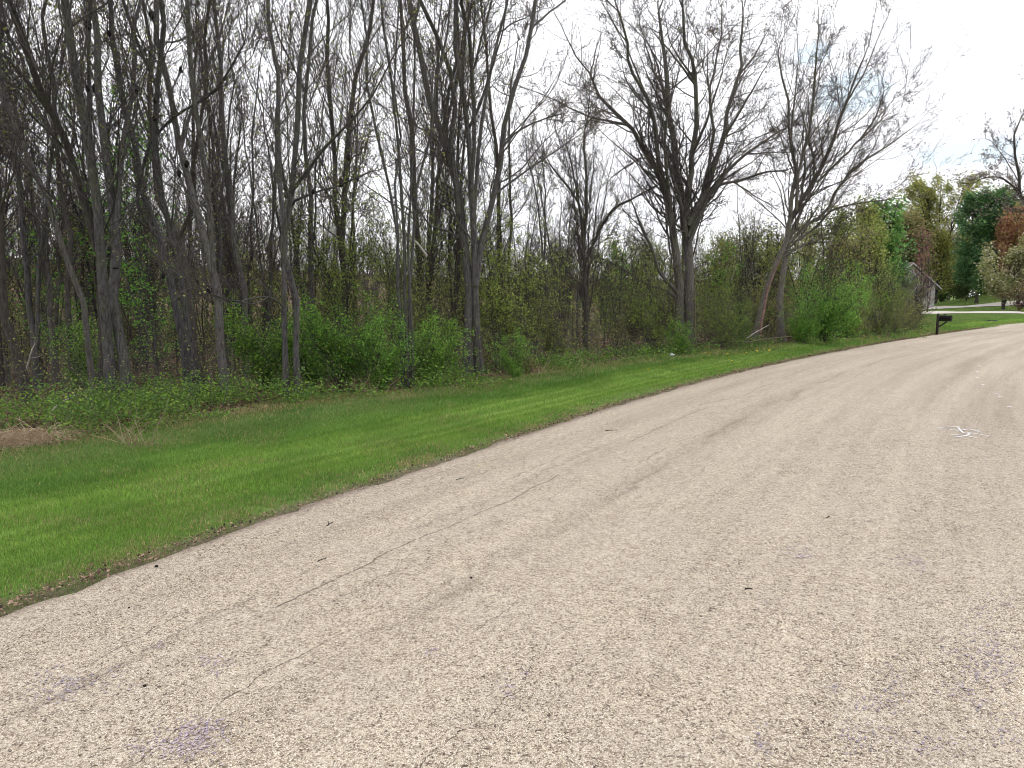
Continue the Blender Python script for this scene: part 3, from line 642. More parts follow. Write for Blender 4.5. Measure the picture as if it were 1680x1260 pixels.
# landmarks used only to word the labels
LM=[(40,'stout dark edge trunk'),(190,'knotted twin trunk'),(310,'leaning grey pair'),(365,'trunk dividing in two'),(475,'tall twin trunks'),(565,'dark green bush'),
    (665,'five stemmed cluster'),(775,'fan shaped tree'),(905,'thin forked sapling'),(960,'low spreading tree'),(1120,'round crowned tree'),(1270,'right leaning tree'),(1350,'bright green bush'),(1490,'grey house'),(1540,'black mailbox'),(1640,'driveway lawn')]
PL=[]
def later(key,x,y,rz,s,desc,group,sz=None): PL.append([key,x,y,rz,s,desc,group,sz])
def flush():
    from collections import defaultdict
    D=defaultdict(list)
    for it in PL:
        key,x,y,rz,s,desc,group,sz=it; u=840+F*x/y/CP; i=int(np.argmin([abs(u-l[0]) for l in LM]))
        lu=LM[i][0]; off=u-lu; side='straight behind' if abs(off)<14 else ('behind left of' if off<0 else 'behind right of')
        far='far ' if y>42 else ''
        D[(desc,far+side,LM[i][1])].append((u,it))
    ORD=['first','second','third','fourth','fifth','sixth','seventh','eighth','ninth','tenth','eleventh','twelfth']
    for (desc,side,lm),L in D.items():
        L.sort(key=lambda t:t[0])
        for j,(u,it) in enumerate(L):
            key,x,y,rz,s,_,group,sz=it
            lab=f'{desc} {side} the {lm}' if len(L)==1 else f'{ORD[min(j,11)]} {desc} from left, {side} {lm}'
            place(key,x,y,rz,s,lab,group,sz=sz)
# background trees
rb=np.random.RandomState(5)
BN=['slim bare tree','two stemmed dark tree','thin bare tree','three stemmed tall tree','dark leaning tree','many stemmed tree','small spreading tree']
def scatter(n,d0,d1,u0,u1,fmin,mind,keys,fn):
    pts=[]; tries=0
    while len(pts)<n and tries<n*60:
        tries+=1
        y=math.sqrt(rb.rand()*(d1*d1-d0*d0)+d0*d0); u=u0+rb.rand()*(u1-u0); x=(u-840)/F*y
        f=sdist(FEDGE,[x],[y])[0][0]
        if f<fmin: continue
        if any((x-a)**2+(y-b)**2<mind*mind for a,b in pts): continue
        if keys[0][0]=='s' and u<640 and y<17: continue
        pts.append((x,y)); fn(x,y,keys[rb.randint(len(keys))])
def fb(x,y,k):
    i=int(k[2]); s=.8+.4*rb.rand()
    u=840+F*x/y
    if u>850: s*=.80
    if u>1180: s*=.75
    later(k,x,y,rb.rand()*6.28,s,BN[i],'bare trees in the woods')
scatter(14,16,24,-120,900,4.5,1.7,['bg0','bg2','bg5','bg4','bg1'],fb)
scatter(7,14.5,24,-120,820,3.5,1.3,['bg4','bg5','bg6'],fb)
scatter(32,24,42,-160,1330,6,2.0,['bg%d'%i for i in range(7)],fb)
scatter(50,42,80,-200,1420,8,3.0,['bg%d'%i for i in range(7)],fb)
SN=['slim olive sapling','bushy yellowish sapling','low olive sapling','tall budding sapling','fresh green sapling']
WIN=[(190,26,12.),(315,26,12.6),(367,18,12.),(477,24,11.8),(668,20,13.4),(776,24,16.),(960,14,22),(1125,30,23.6),(1240,18,25),(1284,16,25)]
def blocks(x,y):
    u=840+F*x/y
    return any(abs(u-a)<b+300/y and y<d+.6 for a,b,d in WIN)
def fs(x,y,k):
    if blocks(x,y): return
    later(k,x,y,rb.rand()*6.28,(.75+.5*rb.rand())*.85,SN[int(k[2])],'saplings of the understorey')
scatter(40,13,22,-100,1300,2.0,1.3,['sp%d'%i for i in range(5)],fs)
scatter(50,22,36,-120,1400,2.0,1.7,['sp%d'%i for i in range(5)],fs)
scatter(40,36,60,-150,1440,3.0,2.4,['sp%d'%i for i in range(5)],lambda x,y,k:later(k,x,y,rb.rand()*6.28,1.+.5*rb.rand(),SN[int(k[2])],'saplings of the understorey'))
TN=['low twiggy thicket','grey brown twiggy thicket','small olive thicket','tall yellow green thicket']
# brush row right behind the mown edge, right half
arc=np.concatenate([[0],np.cumsum(np.linalg.norm(np.diff(FEDGE,axis=0),axis=1))])
def at_arc(a): return np.array([np.interp(a,arc,FEDGE[:,0]),np.interp(a,arc,FEDGE[:,1])])
u_of=lambda p:840+F*p[0]/p[1]
a=arc[5]
while a<arc[-1]:
    p_=at_arc(a); q_=at_arc(a+.1)-p_; q_/=np.linalg.norm(q_)+1e-9; nrm=np.array([-q_[1],q_[0]])
    if p_[1]>60: break
    if p_[1]>5 and -150<u_of(p_)<1600:
        u=u_of(p_)
        for row in range(4):
            w=p_+nrm*(.5+1.3*row+rb.rand()*.9)+q_*rb.rand()
            uu=u_of(w)
            dens=(0 if uu<640 else .55) if row<2 else (.2 if uu<640 else .45)
            if rb.rand()<dens and not blocks(w[0],w[1]):
                k=rb.randint(4); later('br%d'%k,w[0],w[1],rb.rand()*6.28,(.6 if row==0 else .85)*(.6+.6*rb.rand())*(.75 if uu<640 else 1.),TN[k],'twiggy thickets along the woods edge')
    a+=1.05+p_[1]*.02
flush()
for it in [('bu0',435,12.9,.62,'dark green leafy bush left of the tall twin trunks'),('bu0',560,12.4,.62,'large dark green leafy bush beside the tall twin trunks'),('bu1',622,12.2,.45,'lighter green leafy bush at the end of the dark green bush'),
           ('bu1',512,13.3,.46,'green bush rising behind the tall twin trunks'),('bu1',712,13.8,.45,'small green leafy bush at the foot of the fan shaped tree'),
           ('bu2',1350,25,.86,'bright green bush right of the right leaning tree'),('bu2',1318,24,.55,'low bright green bush against the taller bright green one'),('bu2',1385,28,.7,'bright green leafy bush behind the taller roadside bush'),
           ('bu1',845,13.8,.32,'small round green bush on the edge of the mown grass'),('bu1',1120,20.4,.34,'low green leafy shrub under the large round crowned tree'),
           ('bu0',690,14.2,.45,'dark green shrub beside the five stemmed cluster'),('gs0',88,17,1.,'sparse green leafed sapling left of the knotted twin trunk'),('gs1',232,15.5,.85,'green leafed sapling right of the knotted twin trunk'),
           ('gs0',258,14.2,.7,'green leafed sapling between the leaning trunks'),('gs1',190,19,1.25,'high green leaved young tree behind the knotted twin trunk'),('bu1',130,14.5,.5,'green leafy shrub left of the slender leaning trees'),
           ('bu1',1440,34,.6,'low green shrub between bright bush and mailbox'),('bu2',1215,27,.45,'green leafy shrub behind the reddish split trunk'),('gs1',1010,26,.6,'fresh green sapling behind the low spreading dark tree'),('gs0',1165,30,.8,'green leafed sapling far right of the large round crowned trunk')]:
    k,u,d,s,lab=it; x=(u-840)/F*d; place(k,x,d,rb.rand()*6.28,s,lab,'leafy green bushes')
for k,o in protos.items():
    if not o['used']:
        for c in list(o.children): bpy.data.objects.remove(c)
        TREES.remove(o); bpy.data.objects.remove(o)
for o in TREES:
    if 'used' in o: del o['used']
print('woods',len(TREES),time.time()-T0)

# ---- coloured trees by the house
def leafy(u,vtop,D,wpx,label,cols,seed,name='leafy_tree',r=.16,leaf=7,ls=.22,n=4,twig='twig_dark',shape=.24,p={},group=None):
    x=(u-840)/F*D; z=h1(x,D); H=P(u,vtop,D)[2]-z; W=wpx/F*D
    rs=np.random.RandomState(seed); st=gen_stems(H*.93,n,r,rs,lean=shape*W/H*1.5,split=.1)
    st=[([q_+np.array([x,D,z]) for q_ in pts],a_,b_) for pts,a_,b_ in st]
    q=dict(n1=2.2,l1=.30,n2=6,n3=3,rt=.012,leaf=leaf,ls=ls,l1max=W*.42,l1min=.5,sides=6,t0=.12,a1=58,up=.35,ljit=.25,twigmax=.8,aspect=.7); q.update(p)
    return make_tree(name,(x,D,z),st,label,seed=seed,leafcols=cols,bark='bark_dark',twig=twig,p=q,group=group)
leafy(1530,283,92,105,'tall yellow green spring tree rising behind the grey house',YGREEN+[(.2,.16,.07)],301,n=8,leaf=14,shape=.34)
leafy(1480,350,84,80,'olive brown tree close behind the grey house roof',[(.25,.25,.09),(.30,.24,.12),(.22,.22,.09)],302,n=7,leaf=14)
leafy(1597,318,78,80,'dark bluish green dense tree beyond the driveway',[(.08,.17,.08),(.11,.22,.09),(.16,.29,.10)],303,leaf=20,n=8,shape=.32)
leafy(1638,312,88,90,'olive topped tree behind the dark green dense tree',[(.22,.26,.08),(.28,.30,.10)],304,n=7,leaf=14)
leafy(1665,350,74,75,'reddish bronze leaved tree beyond the driveway lawn',[(.38,.20,.13),(.42,.27,.15),(.30,.14,.12),(.34,.28,.12)],305,n=7,leaf=14)
leafy(1642,405,66,100,'flowering tree dotted with whitish blossom by the driveway',[(.28,.31,.11),(.36,.36,.17),(.60,.55,.45),(.20,.24,.09)],306,n=8,r=.12,ls=.16,leaf=14)
leafy(1437,335,58,55,'vivid green tree standing out behind the budding thickets',[(.12,.25,.07),(.15,.31,.09),(.20,.36,.10)],307,leaf=16,n=6)
leafy(1462,408,60,50,'smaller light green tree next to the vivid green one',[(.07,.19,.05),(.10,.23,.07)],308,n=3)
leafy(1400,340,52,70,'olive tree behind the bright green roadside bush',OLIVE,309,n=6,leaf=8,ls=.14)
leafy(1350,352,46,75,'olive yellow tree behind the right leaning tree crown',OLIVE,310,n=6,leaf=8,ls=.13)
leafy(1508,385,70,34,'small redbud tree with pink blossom before the grey house',[(.42,.16,.20),(.34,.15,.16),(.26,.26,.10)],311,n=3,r=.06,leaf=3.5,ls=.12)
leafy(1505,300,120,30,'dark pointed evergreen top behind the yellow green tree',[(.02,.035,.035),(.03,.05,.04)],312,n=2,leaf=12)
leafy(1565,400,100,70,'grey green tree in the gap behind the grey house',[(.18,.24,.10),(.26,.30,.12)],313,n=8,leaf=14)
for i,(u,v,D_,w_,lab) in enumerate([(868,420,60,90,'grey olive tree far behind the fan shaped tree'),(915,405,66,90,'hazy olive tree far behind the thin forked sapling'),(985,398,64,100,'broad olive tree on the rise behind the low spreading tree'),(1065,400,60,90,'olive tree seen under the left limbs of the round crowned tree'),
        (1200,388,62,95,'dense olive tree filling the gap right of the round crowned tree'),(1305,375,58,95,'yellow olive tree showing through the base of the right leaning crown'),(1270,400,40,70,'low yellow green tree behind the splintered limb'),(1385,408,40,60,'low olive tree just behind the bright green bushes'),(1425,385,48,70,'olive brown tree left of the vivid green tree')]):
    leafy(u,v,D_,w_,lab,[OLIVE,OLIVE+BUDS,YGREEN][i%3],360+i,n=7,leaf=6,ls=.12,r=.09,name='olive_tree')
leafy(1478,452,66,50,'bare twiggy shrub hiding the left corner of the house',BUDS,323,n=4,r=.04,leaf=1.2,ls=.08,p=dict(n1=1.2,n2=4))
leafy(1518,430,68,50,'bare twiggy tree before the middle of the house wall',BUDS+OLIVE,324,n=3,r=.04,leaf=1.2,ls=.08,p=dict(n1=1.2,n2=4))
leafy(1572,372,112,90,'dull yellow tree between the yellow green and dark bluish trees',YGREEN+OLIVE,325,n=8,leaf=12)
leafy(1500,462,58,45,'bare grey shrub tree in front of the grey house',BUDS,314,n=7,r=.03,leaf=1.5,ls=.09)
leafy(1690,455,72,60,'brown olive shrub at the end of the driveway lawn',[(.12,.11,.05),(.10,.13,.05)],315,n=4,r=.05)
leafy(1580,458,84,50,'olive shrub on the far side of the driveway',[(.10,.11,.04),(.07,.12,.04)],316,n=4,r=.05)
leafy(1498,478,40,42,'bare spindly shrub just behind the black mailbox',BUDS,317,name='bare_shrub',n=7,r=.02,leaf=1.2,ls=.05,p=dict(rt=.006,n1=5))
leafy(1455,470,39,60,'olive budding shrub between green bush and mailbox',OLIVE,318,name='budding_shrub',n=8,r=.02,leaf=2.,ls=.05,p=dict(rt=.006,n1=5))
leafy(1240,385,44,80,'olive tree visible between the two big crowns',OLIVE,319,n=7,leaf=7,ls=.11)
leafy(1170,405,48,80,'yellow olive tree behind the large round crowned tree',[(.16,.17,.04),(.19,.20,.05)],320,n=7,leaf=7,ls=.11)
leafy(1030,420,50,90,'low olive tree behind the low spreading dark tree',OLIVE,321,n=7,leaf=5,ls=.11)
for i,(u,v,D_,w_,lab) in enumerate([(1570,462,98,70,'low dark hedge like shrub behind the driveway near the house'),(1612,468,92,60,'dark green shrub beneath the dark bluish tree'),(1655,470,90,70,'mixed green shrub beneath the reddish tree'),(1700,462,88,60,'dark shrub at the edge beyond the driveway lawn'),(1540,470,104,60,'dim green shrub behind the bare grey shrub tree'),(1630,440,108,110,'broad dim green tree closing the gap under the olive top')]):
    leafy(u,v,D_,w_,lab,[(.06,.13,.05),(.12,.18,.06),(.18,.19,.09)],340+i,n=7,r=.05,leaf=9,ls=.24,name='leafy_shrub',p=dict(t0=.02,l1min=.4))
x,y,z=GT(1667,511)
leafy(1667,497,y,26,'small dark red bush on the driveway lawn',[(.12,.03,.03),(.18,.05,.04)],322,name='red_bush',n=8,r=.02,leaf=8,ls=.08)

# ---- far wooded hillside, one mass
def far_woods():
    rs=np.random.RandomState(77); mb=MB(); n=420
    u=-400+rs.rand(n)*2250; y=88+rs.rand(n)**.8*75; y=np.where(u>1500,y+30,y); x=(u-840)/F*y; z=hgt(x,y); 
    k=(sdist(FEDGE,x,y)[0]>6)|(u>1500); x,y,z=x[k],y[k],z[k]; n=len(x)
    H=7+rs.rand(n)*5
    B=np.repeat(np.column_stack([x,y,z]),2,0); Hr=np.repeat(H,2); lean=rs.normal(size=(2*n,2))*.10*Hr[:,None]
    t=np.linspace(0,1,5); Pt=B[:,None,:]+np.stack([lean[:,0:1]*t**1.5,lean[:,1:2]*t**1.5,Hr[:,None]*t],-1); Rd=.10*(1-.75*t)[None,:]*np.ones((2*n,1)); Pt=wob(Pt,.02,rs)
    V,Q=tubes(Pt,Rd,4); mb.add(V,Q=Q)
    p1,d1,r1,t1=sub(Pt,Rd,12,.1,1,rs); L=np.repeat(Hr,12)*.22*(.5+.8*rs.rand(len(t1))); P1,R1=shoots(p1,d1,r1,L,45,.5,4,rs,rfac=.5,rmin=.02); V,Q=tubes(P1,R1,3); mb.add(V,Q=Q)
    p2,d2,r2,t2=sub(P1,R1,7,.1,1,rs); P2,R2=shoots(p2,d2,r2,.5+.8*rs.rand(len(t2)),45,.4,3,rs,rfac=.7,rmin=.014); V,Q=tubes(P2,R2,3); mb.add(V,Q=Q)
    bi=rs.randint(0,len(P2),60000); c=P2[bi,2]+rs.normal(size=(60000,3))*.3; V,Q=leaves(c,.16,.7,0,rs); mb.add(V,Q=Q,col=np.repeat(pal(OLIVE+BUDS,60000,rs),4,0),m=1)
    tag(mb.build('far_woods',[M['twig'],M['leaf']]),kind='stuff',label='mass of bare woods on the rise far behind',cat='woods')
far_woods()

# ---- undergrowth and weeds
def undergrowth():
    rs=np.random.RandomState(41); mb=MB()
    # leafy weeds at the woods edge: short stems each with a spray of leaves
    for d0,d1,den,ls in [(6,11,90,.045),(11,17,55,.055),(17,30,20,.07),(30,50,6,.10)]:
        n=int(area(d0,d1)*den); x,y=view_pts(n,d0,d1)
        f,_=sdist(FEDGE,x,y); s,_=sdist(EDGE,x,y); u=840+F*x/y
        lim=np.where(u<900,2.6,1.6)
        dn=vnoise(x,y,.8,51)*.6+vnoise(x,y,2.5,52)*.4
        pr=sstep(-.35,.25,f)*(1-sstep(lim,lim+2.5,f))*sstep(.36,.58,dn)
        k=(rs.rand(n)<pr)&(u<1545)&~((u<75)&(f<.9)); x,y,f,u=x[k],y[k],f[k],u[k]; n=len(x)
        if not n: continue
        z=hgt(x,y); hgt_=(.14+.42*rs.rand(n)**1.4)*np.where(u<700,1,.8)*(.4+.6*sstep(-.3,.8,f))
        m=18; t=.15+.9*rs.rand(n,m)**.7; off=rs.normal(size=(n,m,3))*np.array([.10,.10,.04]); ln=rs.normal(size=(n,1,2))*.25
        C=np.zeros((n,m,3)); C[...,0]=x[:,None]+off[...,0]+ln[...,0]*t*hgt_[:,None]; C[...,1]=y[:,None]+off[...,1]+ln[...,1]*t*hgt_[:,None]; C[...,2]=z[:,None]+t*hgt_[:,None]+off[...,2]
        V,Q=leaves(C.reshape(-1,3),ls*(.6+.8*rs.rand(n*m)),.5,.1,rs,up=.8)
        hue=vnoise(x,y,.9,53)[:,None,None]; c=pal([(.085,.17,.03),(.13,.24,.04),(.20,.31,.05),(.10,.18,.05)],n*m,rs,.3).reshape(n,m,3)*(.75+.5*hue)
        mb.add(V,Q=Q,col=np.repeat(c.reshape(-1,3),4,0))
    tag(mb.build('weeds',M['leaf']),kind='stuff',label='leafy green weeds along the foot of the woods',cat='weeds')
    # leaf litter on the forest floor
    mb=MB(); 
    for d0,d1,den,ls in [(6,12,420,.06),(12,20,200,.075),(20,40,50,.11)]:
        n=int(area(d0,d1)*den); x,y=view_pts(n,d0,d1); f,_=sdist(FEDGE,x,y); k=(f>-.25)&(rs.rand(n)<sstep(-.3,.4,f)); x,y=x[k],y[k]; n=len(x); z=hgt(x,y)+.01+.02*rs.rand(n)
        V,Q=leaves(np.column_stack([x,y,z]),ls*(.6+.7*rs.rand(n)),.6,0,rs,up=2.5); mb.add(V,Q=Q,col=np.repeat(pal([(.13,.085,.05),(.20,.14,.09),(.09,.06,.04),(.28,.21,.14)],n,rs),4,0))
    tag(mb.build('leaf_litter',M['straw']),kind='stuff',label='brown dead leaves covering the forest floor',cat='leaf litter')
    # tangle of fine dead stalks through the understorey
    mb=MB()
    for d0,d1,den,rr in [(8,14,9,.003),(14,24,7,.0045),(24,40,3,.007),(40,70,1.2,.012)]:
        n=int(area(d0,d1)*den); x,y=view_pts(n,d0,d1); f,_=sdist(FEDGE,x,y); k=(f>.3); x,y=x[k],y[k]; n=len(x); z=hgt(x,y)
        d=np.column_stack([rs.normal(size=(n,2))*.35,np.ones(n)]); d/=np.linalg.norm(d,axis=1,keepdims=True)
        Pt,Rd=shoots(np.column_stack([x,y,z-.03]),d,np.full(n,rr),.5+1.4*rs.rand(n),18,.1,6,rs,rfac=1,rmin=rr*.5,wig=.07); V,Q=tubes(Pt,Rd,3); mb.add(V,Q=Q)
        p2,d2,r2,t2=sub(Pt,Rd,5,.3,1,rs); P2,R2=shoots(p2,d2,r2,.15+.3*rs.rand(len(t2)),45,.2,3,rs,rfac=.7,rmin=rr*.5,wig=.1); V,Q=tubes(P2,R2,3); mb.add(V,Q=Q)
        bi=rs.randint(0,len(P2),len(P2)*2); c=P2[bi,rs.randint(0,3,len(bi))]+rs.normal(size=(len(bi),3))*.02; V,Q=leaves(c,rr*9*(.6+.8*rs.rand(len(bi))),.6,0,rs); mb.add(V,Q=Q,col=np.repeat(pal(OLIVE+[(.08,.13,.03)],len(bi),rs),4,0),m=1)
    tag(mb.build('undergrowth',[M['twig'],M['leaf']]),kind='stuff',label='tangle of thin stalks and buds under the trees',cat='undergrowth')
undergrowth()
def straw():
    rs=np.random.RandomState(43)
    # straw heap by the picture edge
    c=G(22,742); n=2600; a=rs.rand(n)*6.28; r_=np.sqrt(rs.rand(n)); x=c[0]-.1+np.cos(a)*r_*.55; y=c[1]+.25+np.sin(a)*r_*.36; z=hgt(x,y)+.16*(1-r_**2)*rs.rand(n)+.008
    d=np.column_stack([rs.normal(size=(n,2)),np.abs(rs.normal(size=n))*.22]); d/=np.linalg.norm(d,axis=1,keepdims=True)
    Pt,Rd=shoots(np.column_stack([x,y,z]),d,np.full(n,.0022),.08+.2*rs.rand(n),12,-.7,4,rs,rfac=1,rmin=.0016,wig=.12)
    V,Q=tubes(Pt,Rd,3); mb=MB(); mb.add(V,Q=Q,col=np.repeat(pal([(.50,.40,.27),(.38,.28,.18),(.62,.52,.38),(.28,.19,.13)],n,rs),12,0))
    o=mb.build('straw_heap',M['straw']); tag(o,'flattened heap of tan straw where the lawn meets the woods','straw heap')
    # dry arching stalks in tufts
    for i,(u,v,hh,lab) in enumerate([(235,742,.7,'tuft of pale dry stalks arching over the lawn edge near weeds'),(205,735,.55,'thin upright tuft of dry stalks among the green weeds'),(82,742,.45,'pale dry stalk tuft beside the straw heap'),(130,728,.4,'curling dry stalks left of the upright stalk tuft'),
                                (885,622,.9,'tuft of tan dead stalks in front of the fan shaped tree'),(830,628,.7,'low tuft of reddish brown dead stalks near the small bush'),(600,655,.55,'dry brown stalks under the large dark green bush'),(960,612,.8,'pale arching dead stalks under the low spreading tree')]):
        p_=G(u,v); n=18; b=np.column_stack([p_[0]+rs.normal(size=n)*.10,p_[1]+rs.normal(size=n)*.06,np.zeros(n)]); b[:,2]=hgt(b[:,0],b[:,1])
        base=np.array([p_[0],p_[1],h1(p_[0],p_[1])]); d=np.column_stack([rs.normal(size=(n,2))*.45,np.ones(n)]); d/=np.linalg.norm(d,axis=1,keepdims=True)
        Pt,Rd=shoots(b-base,d,np.full(n,.0035),hh*.75*(.4+.7*rs.rand(n)),12,-.5,7,rs,rfac=1,rmin=.0018,wig=.05); V,Q=tubes(Pt,Rd,4); mb=MB()
        mb.add(V,Q=Q,col=np.repeat(pal([(.40,.33,.22),(.33,.26,.17),(.28,.19,.13)],n,rs),28,0)); o=mb.build('dry_stalks',M['straw'],loc=base); tag(o,lab,'dry stalks','tufts of dry stalks')
    # dead bits along the road edge
    mb=MB(); n=15000; ke=np.where((EDGE[:-1,1]>1.5)&(EDGE[:-1,1]<40))[0]; ke=ke[(rs.rand(n)**1.8*len(ke)).astype(int)]; k=ke; t=rs.rand(n,1); e=EDGE[k]*(1-t)+EDGE[k+1]*t; d=EDGE[k+1]-EDGE[k]; d/=np.linalg.norm(d,axis=1,keepdims=True); nr=np.column_stack([-d[:,1],d[:,0]])
    e=e+nr*(rs.normal(size=(n,1))*.05+.01); kk=(e[:,1]>2.5)&(e[:,1]<40); e=e[kk]; n=len(e); z=np.maximum(hgt(e[:,0],e[:,1]),.006)+.012+.022*rs.rand(n)
    sz=(.008+.020*rs.rand(n)**2)*(1+e[:,1]*.04); V,Q=leaves(np.column_stack([e,z]),sz,.6,0,rs,up=2.5); mb.add(V,Q=Q,col=np.repeat(pal([(.12,.07,.055),(.26,.17,.13),(.05,.035,.03),(.38,.25,.20),(.16,.12,.08)],n,rs),4,0))
    tag(mb.build('edge_debris',M['straw']),kind='stuff',label='crumbs of dead leaf and soil along the road edge',cat='debris')
straw()

# ---- fallen and dead wood
def stick(name,pts,r0,r1,m,label,cat='branch',side=0,seed=1,group=None):
    rs=np.random.RandomState(seed); pts=np.array(pts,float); base=pts[0].copy(); c,L=resample(pts-base,12); c=c+rs.normal(size=c.shape)*.012*L/3
    rr=np.linspace(r0,r1,12); mb=MB(); V,Q=tubes(c[None],rr[None],7); mb.add(V,Q=Q)
    if side:
        p1,d1,r1_,t1=sub(c[None],rr[None],side,.2,1,rs); a,b=shoots(p1,d1,r1_,L*.22*(.5+rs.rand(side)),50,.1,5,rs,rfac=.5,rmin=.003,wig=.08); V,Q=tubes(a,b,4); mb.add(V,Q=Q)
    # end caps
    o=mb.build(name,M[m],smooth=True,loc=base); tag(o,label,cat,group); return o
M['pale_wood']=flat('bleached_wood',(.42,.38,.33),.9,.1,.25,9)
M['red_wood']=flat('split_red_wood',(.17,.105,.09),.9,.1,.3,9)
M['moss_wood']=flat('mossy_wood',(.11,.10,.06),.9,.1,.35,9)
stick('fallen_log',[P(1125,566,22),P(1180,562,22.2),P(1240,559,22.4),P(1300,550,23.2)],.03,.014,'moss_wood','long thin mossy log lying low across the gap behind the grass',side=4,seed=3)
stick('dead_pole',[P(1141,578,21.2),P(1140,500,21.2),P(1141,440,21.3)],.03,.018,'moss_wood','thin straight pale pole of a dead tree before the large round crowned tree',cat='dead tree',side=5,seed=4)
stick('broken_branch',[P(1246,548,23.5),P(1262,470,24),P(1280,425,24.3)],.05,.02,'red_wood','splintered reddish dead limb leaning on the right leaning tree',seed=5,side=2)
stick('broken_branch',[P(1224,556,22.8),P(1240,545,23),P(1262,533,23.2)],.018,.008,'pale_wood','short bleached branch on the ground below the splintered limb',seed=6)
stick('broken_branch',[P(700,420,17),P(680,395,17.2),P(652,386,17.5),P(640,360,18)],.03,.012,'pale_wood','bleached bent branch caught up high beside the five stemmed cluster',seed=7,side=3)
stick('broken_branch',[P(1011,560,19),P(1014,530,19),P(1022,515,19.2)],.016,.008,'moss_wood','short broken stub standing right of the low spreading tree',seed=8)
stick('broken_branch',[P(40,620,15),P(52,575,15),P(60,560,15.2)],.022,.012,'pale_wood','pale snapped branch leaning near the stout dark edge trunk',seed=9,side=2)
stick('broken_branch',[P(65,690,10.2),P(110,655,11),P(150,640,12)],.018,.008,'pale_wood','pale fallen branch among weeds before the slender leaning tree',seed=10,side=3)
for i,(u,v,du,dv,r_,lab) in enumerate([(1222,977,12,0,.0045,'short black twig lying alone on the open road'),(521,926,14,-5,.003,'thin brown twig on the road near its long crack'),(536,866,11,-7,.003,'small brown twig near the grass side of the road'),
        (993,709,20,-1,.004,'longer thin twig on the far road surface past the bend'),(748,790,12,-3,.003,'small twig on the pale road next to yellow flecks'),(1355,858,6,-3,.003,'tiny twig bit above the purple flecks on the road')]):
    a_,b_=G(u,v),G(u+du,v+dv); stick('twig',[(a_[0],a_[1],road_z(*a_)+r_),((a_[0]+b_[0])/2,(a_[1]+b_[1])/2,road_z(*a_)+r_*2),(b_[0],b_[1],road_z(*b_)+r_)],r_,r_*.6,'gall',lab,'twig',seed=20+i,side=1,group='twigs on the road')
def pebble(u,v,s,m,lab,cat,name):
    p_=G(u,v); rs=np.random.RandomState(int(u)); nu,nv=9,6
    th=np.linspace(0,math.pi,nv); ph=np.arange(nu)*2*math.pi/nu; VV=np.array([[math.sin(a_)*math.cos(b2),math.sin(a_)*math.sin(b2)*.8,math.cos(a_)*.55+.5] for a_ in th for b2 in ph])*s*(1+rs.normal(size=(nu*nv,1))*.08)
    QQ=[(i*nu+j,i*nu+(j+1)%nu,(i+1)*nu+(j+1)%nu,(i+1)*nu+j) for i in range(nv-1) for j in range(nu)]
    tag(mesh(name,VV,[np.array(QQ)],m,loc=(p_[0],p_[1],road_z(*p_))),lab,cat,'dark pebbles on the road')
pebble(773,956,.009,M['gall'],'round black pebble in the middle of the road','pebble','pebble')
pebble(257,932,.012,M['gall'],'dark crumb lying close to the near grass edge','pebble','pebble')
pebble(238,1134,.008,M['gall'],'small dark pebble among purple flecks','pebble','pebble')
pebble(212,1001,.006,M['gall'],'tiny dark pebble on the road left of the crack','pebble','pebble')

# ---- paint on the road, and flecks imitating purple camera colour noise
M['white_paint']=flat('white_marking_paint',(.66,.66,.68),.8,.2,.22,70)
M['chroma_and_paint']=leafmat('purple_chroma_and_yellow_paint',0.,.9,.2); M['yellow_paint']=flat('yellow_paint',(.55,.48,.14),.8,.2,.1,30)
def strokes(name,polys,w,m,label,cat='road marking'):
    mb=MB()
    for pts in polys:
        q=np.array([G(*p_) for p_ in pts]); c=catmull(q,.04); d=np.gradient(c,axis=0); d/=np.linalg.norm(d,axis=1,keepdims=True); nr=np.column_stack([-d[:,1],d[:,0]])
        ww=w*(.75+.5*vnoise(np.arange(len(c))*.5,np.zeros(len(c)),1,9))[:,None]
        a_=c+nr*ww/2; b_=c-nr*ww/2; z=np.array([road_z(*p_)+.005 for p_ in c]); V=np.concatenate([np.column_stack([a_,z]),np.column_stack([b_,z])]); n=len(c); i=np.arange(n-1)
        mb.add(V,Q=np.stack([i,i+n,i+n+1,i+1],1))
    tag(mb.build(name,M[m]),label,cat)
C8=lambda L:[(1400+a_/6,600+b_/6) for a_,b_ in L]
strokes('paint_marking',[C8([(830,638),(940,634),(1040,627)]),C8([(950,656),(1010,668),(1070,664),(1140,655),(1240,680)]),C8([(1030,640),(1080,690),(1140,700)]),C8([(1120,690),(1200,700),(1340,722)]),
        C8([(955,710),(1080,718),(1215,743)]),C8([(1000,735),(1100,722),(1150,700)])],.024,'white_paint','white sprayed utility letters on the road beside faint purple')
for i,(u,v,L,lab) in enumerate([(1607,603,5,'farthest white paint dab in the dotted row on the road'),(1603,612,4,'second farthest white dab of the dotted row'),(1605,623,6,'white dab third along the dotted row from the far end'),
    (1612,634,6,'white dab of the dotted row, above the double dab'),(1637,650,9,'double white paint dab tinged purple in the dotted row'),(1656,671,8,'white dab nearest the sprayed letters in the dotted row')]):
    P_=[[(u-L/2,v-.6),(u+L/2,v+.9)]]
    if i==4: P_.append([(u,v+4.5),(u+8,v+5)])
    strokes('paint_dab',P_,.04,'white_paint',lab); bpy.data.objects[bpy.data.objects[-1].name]
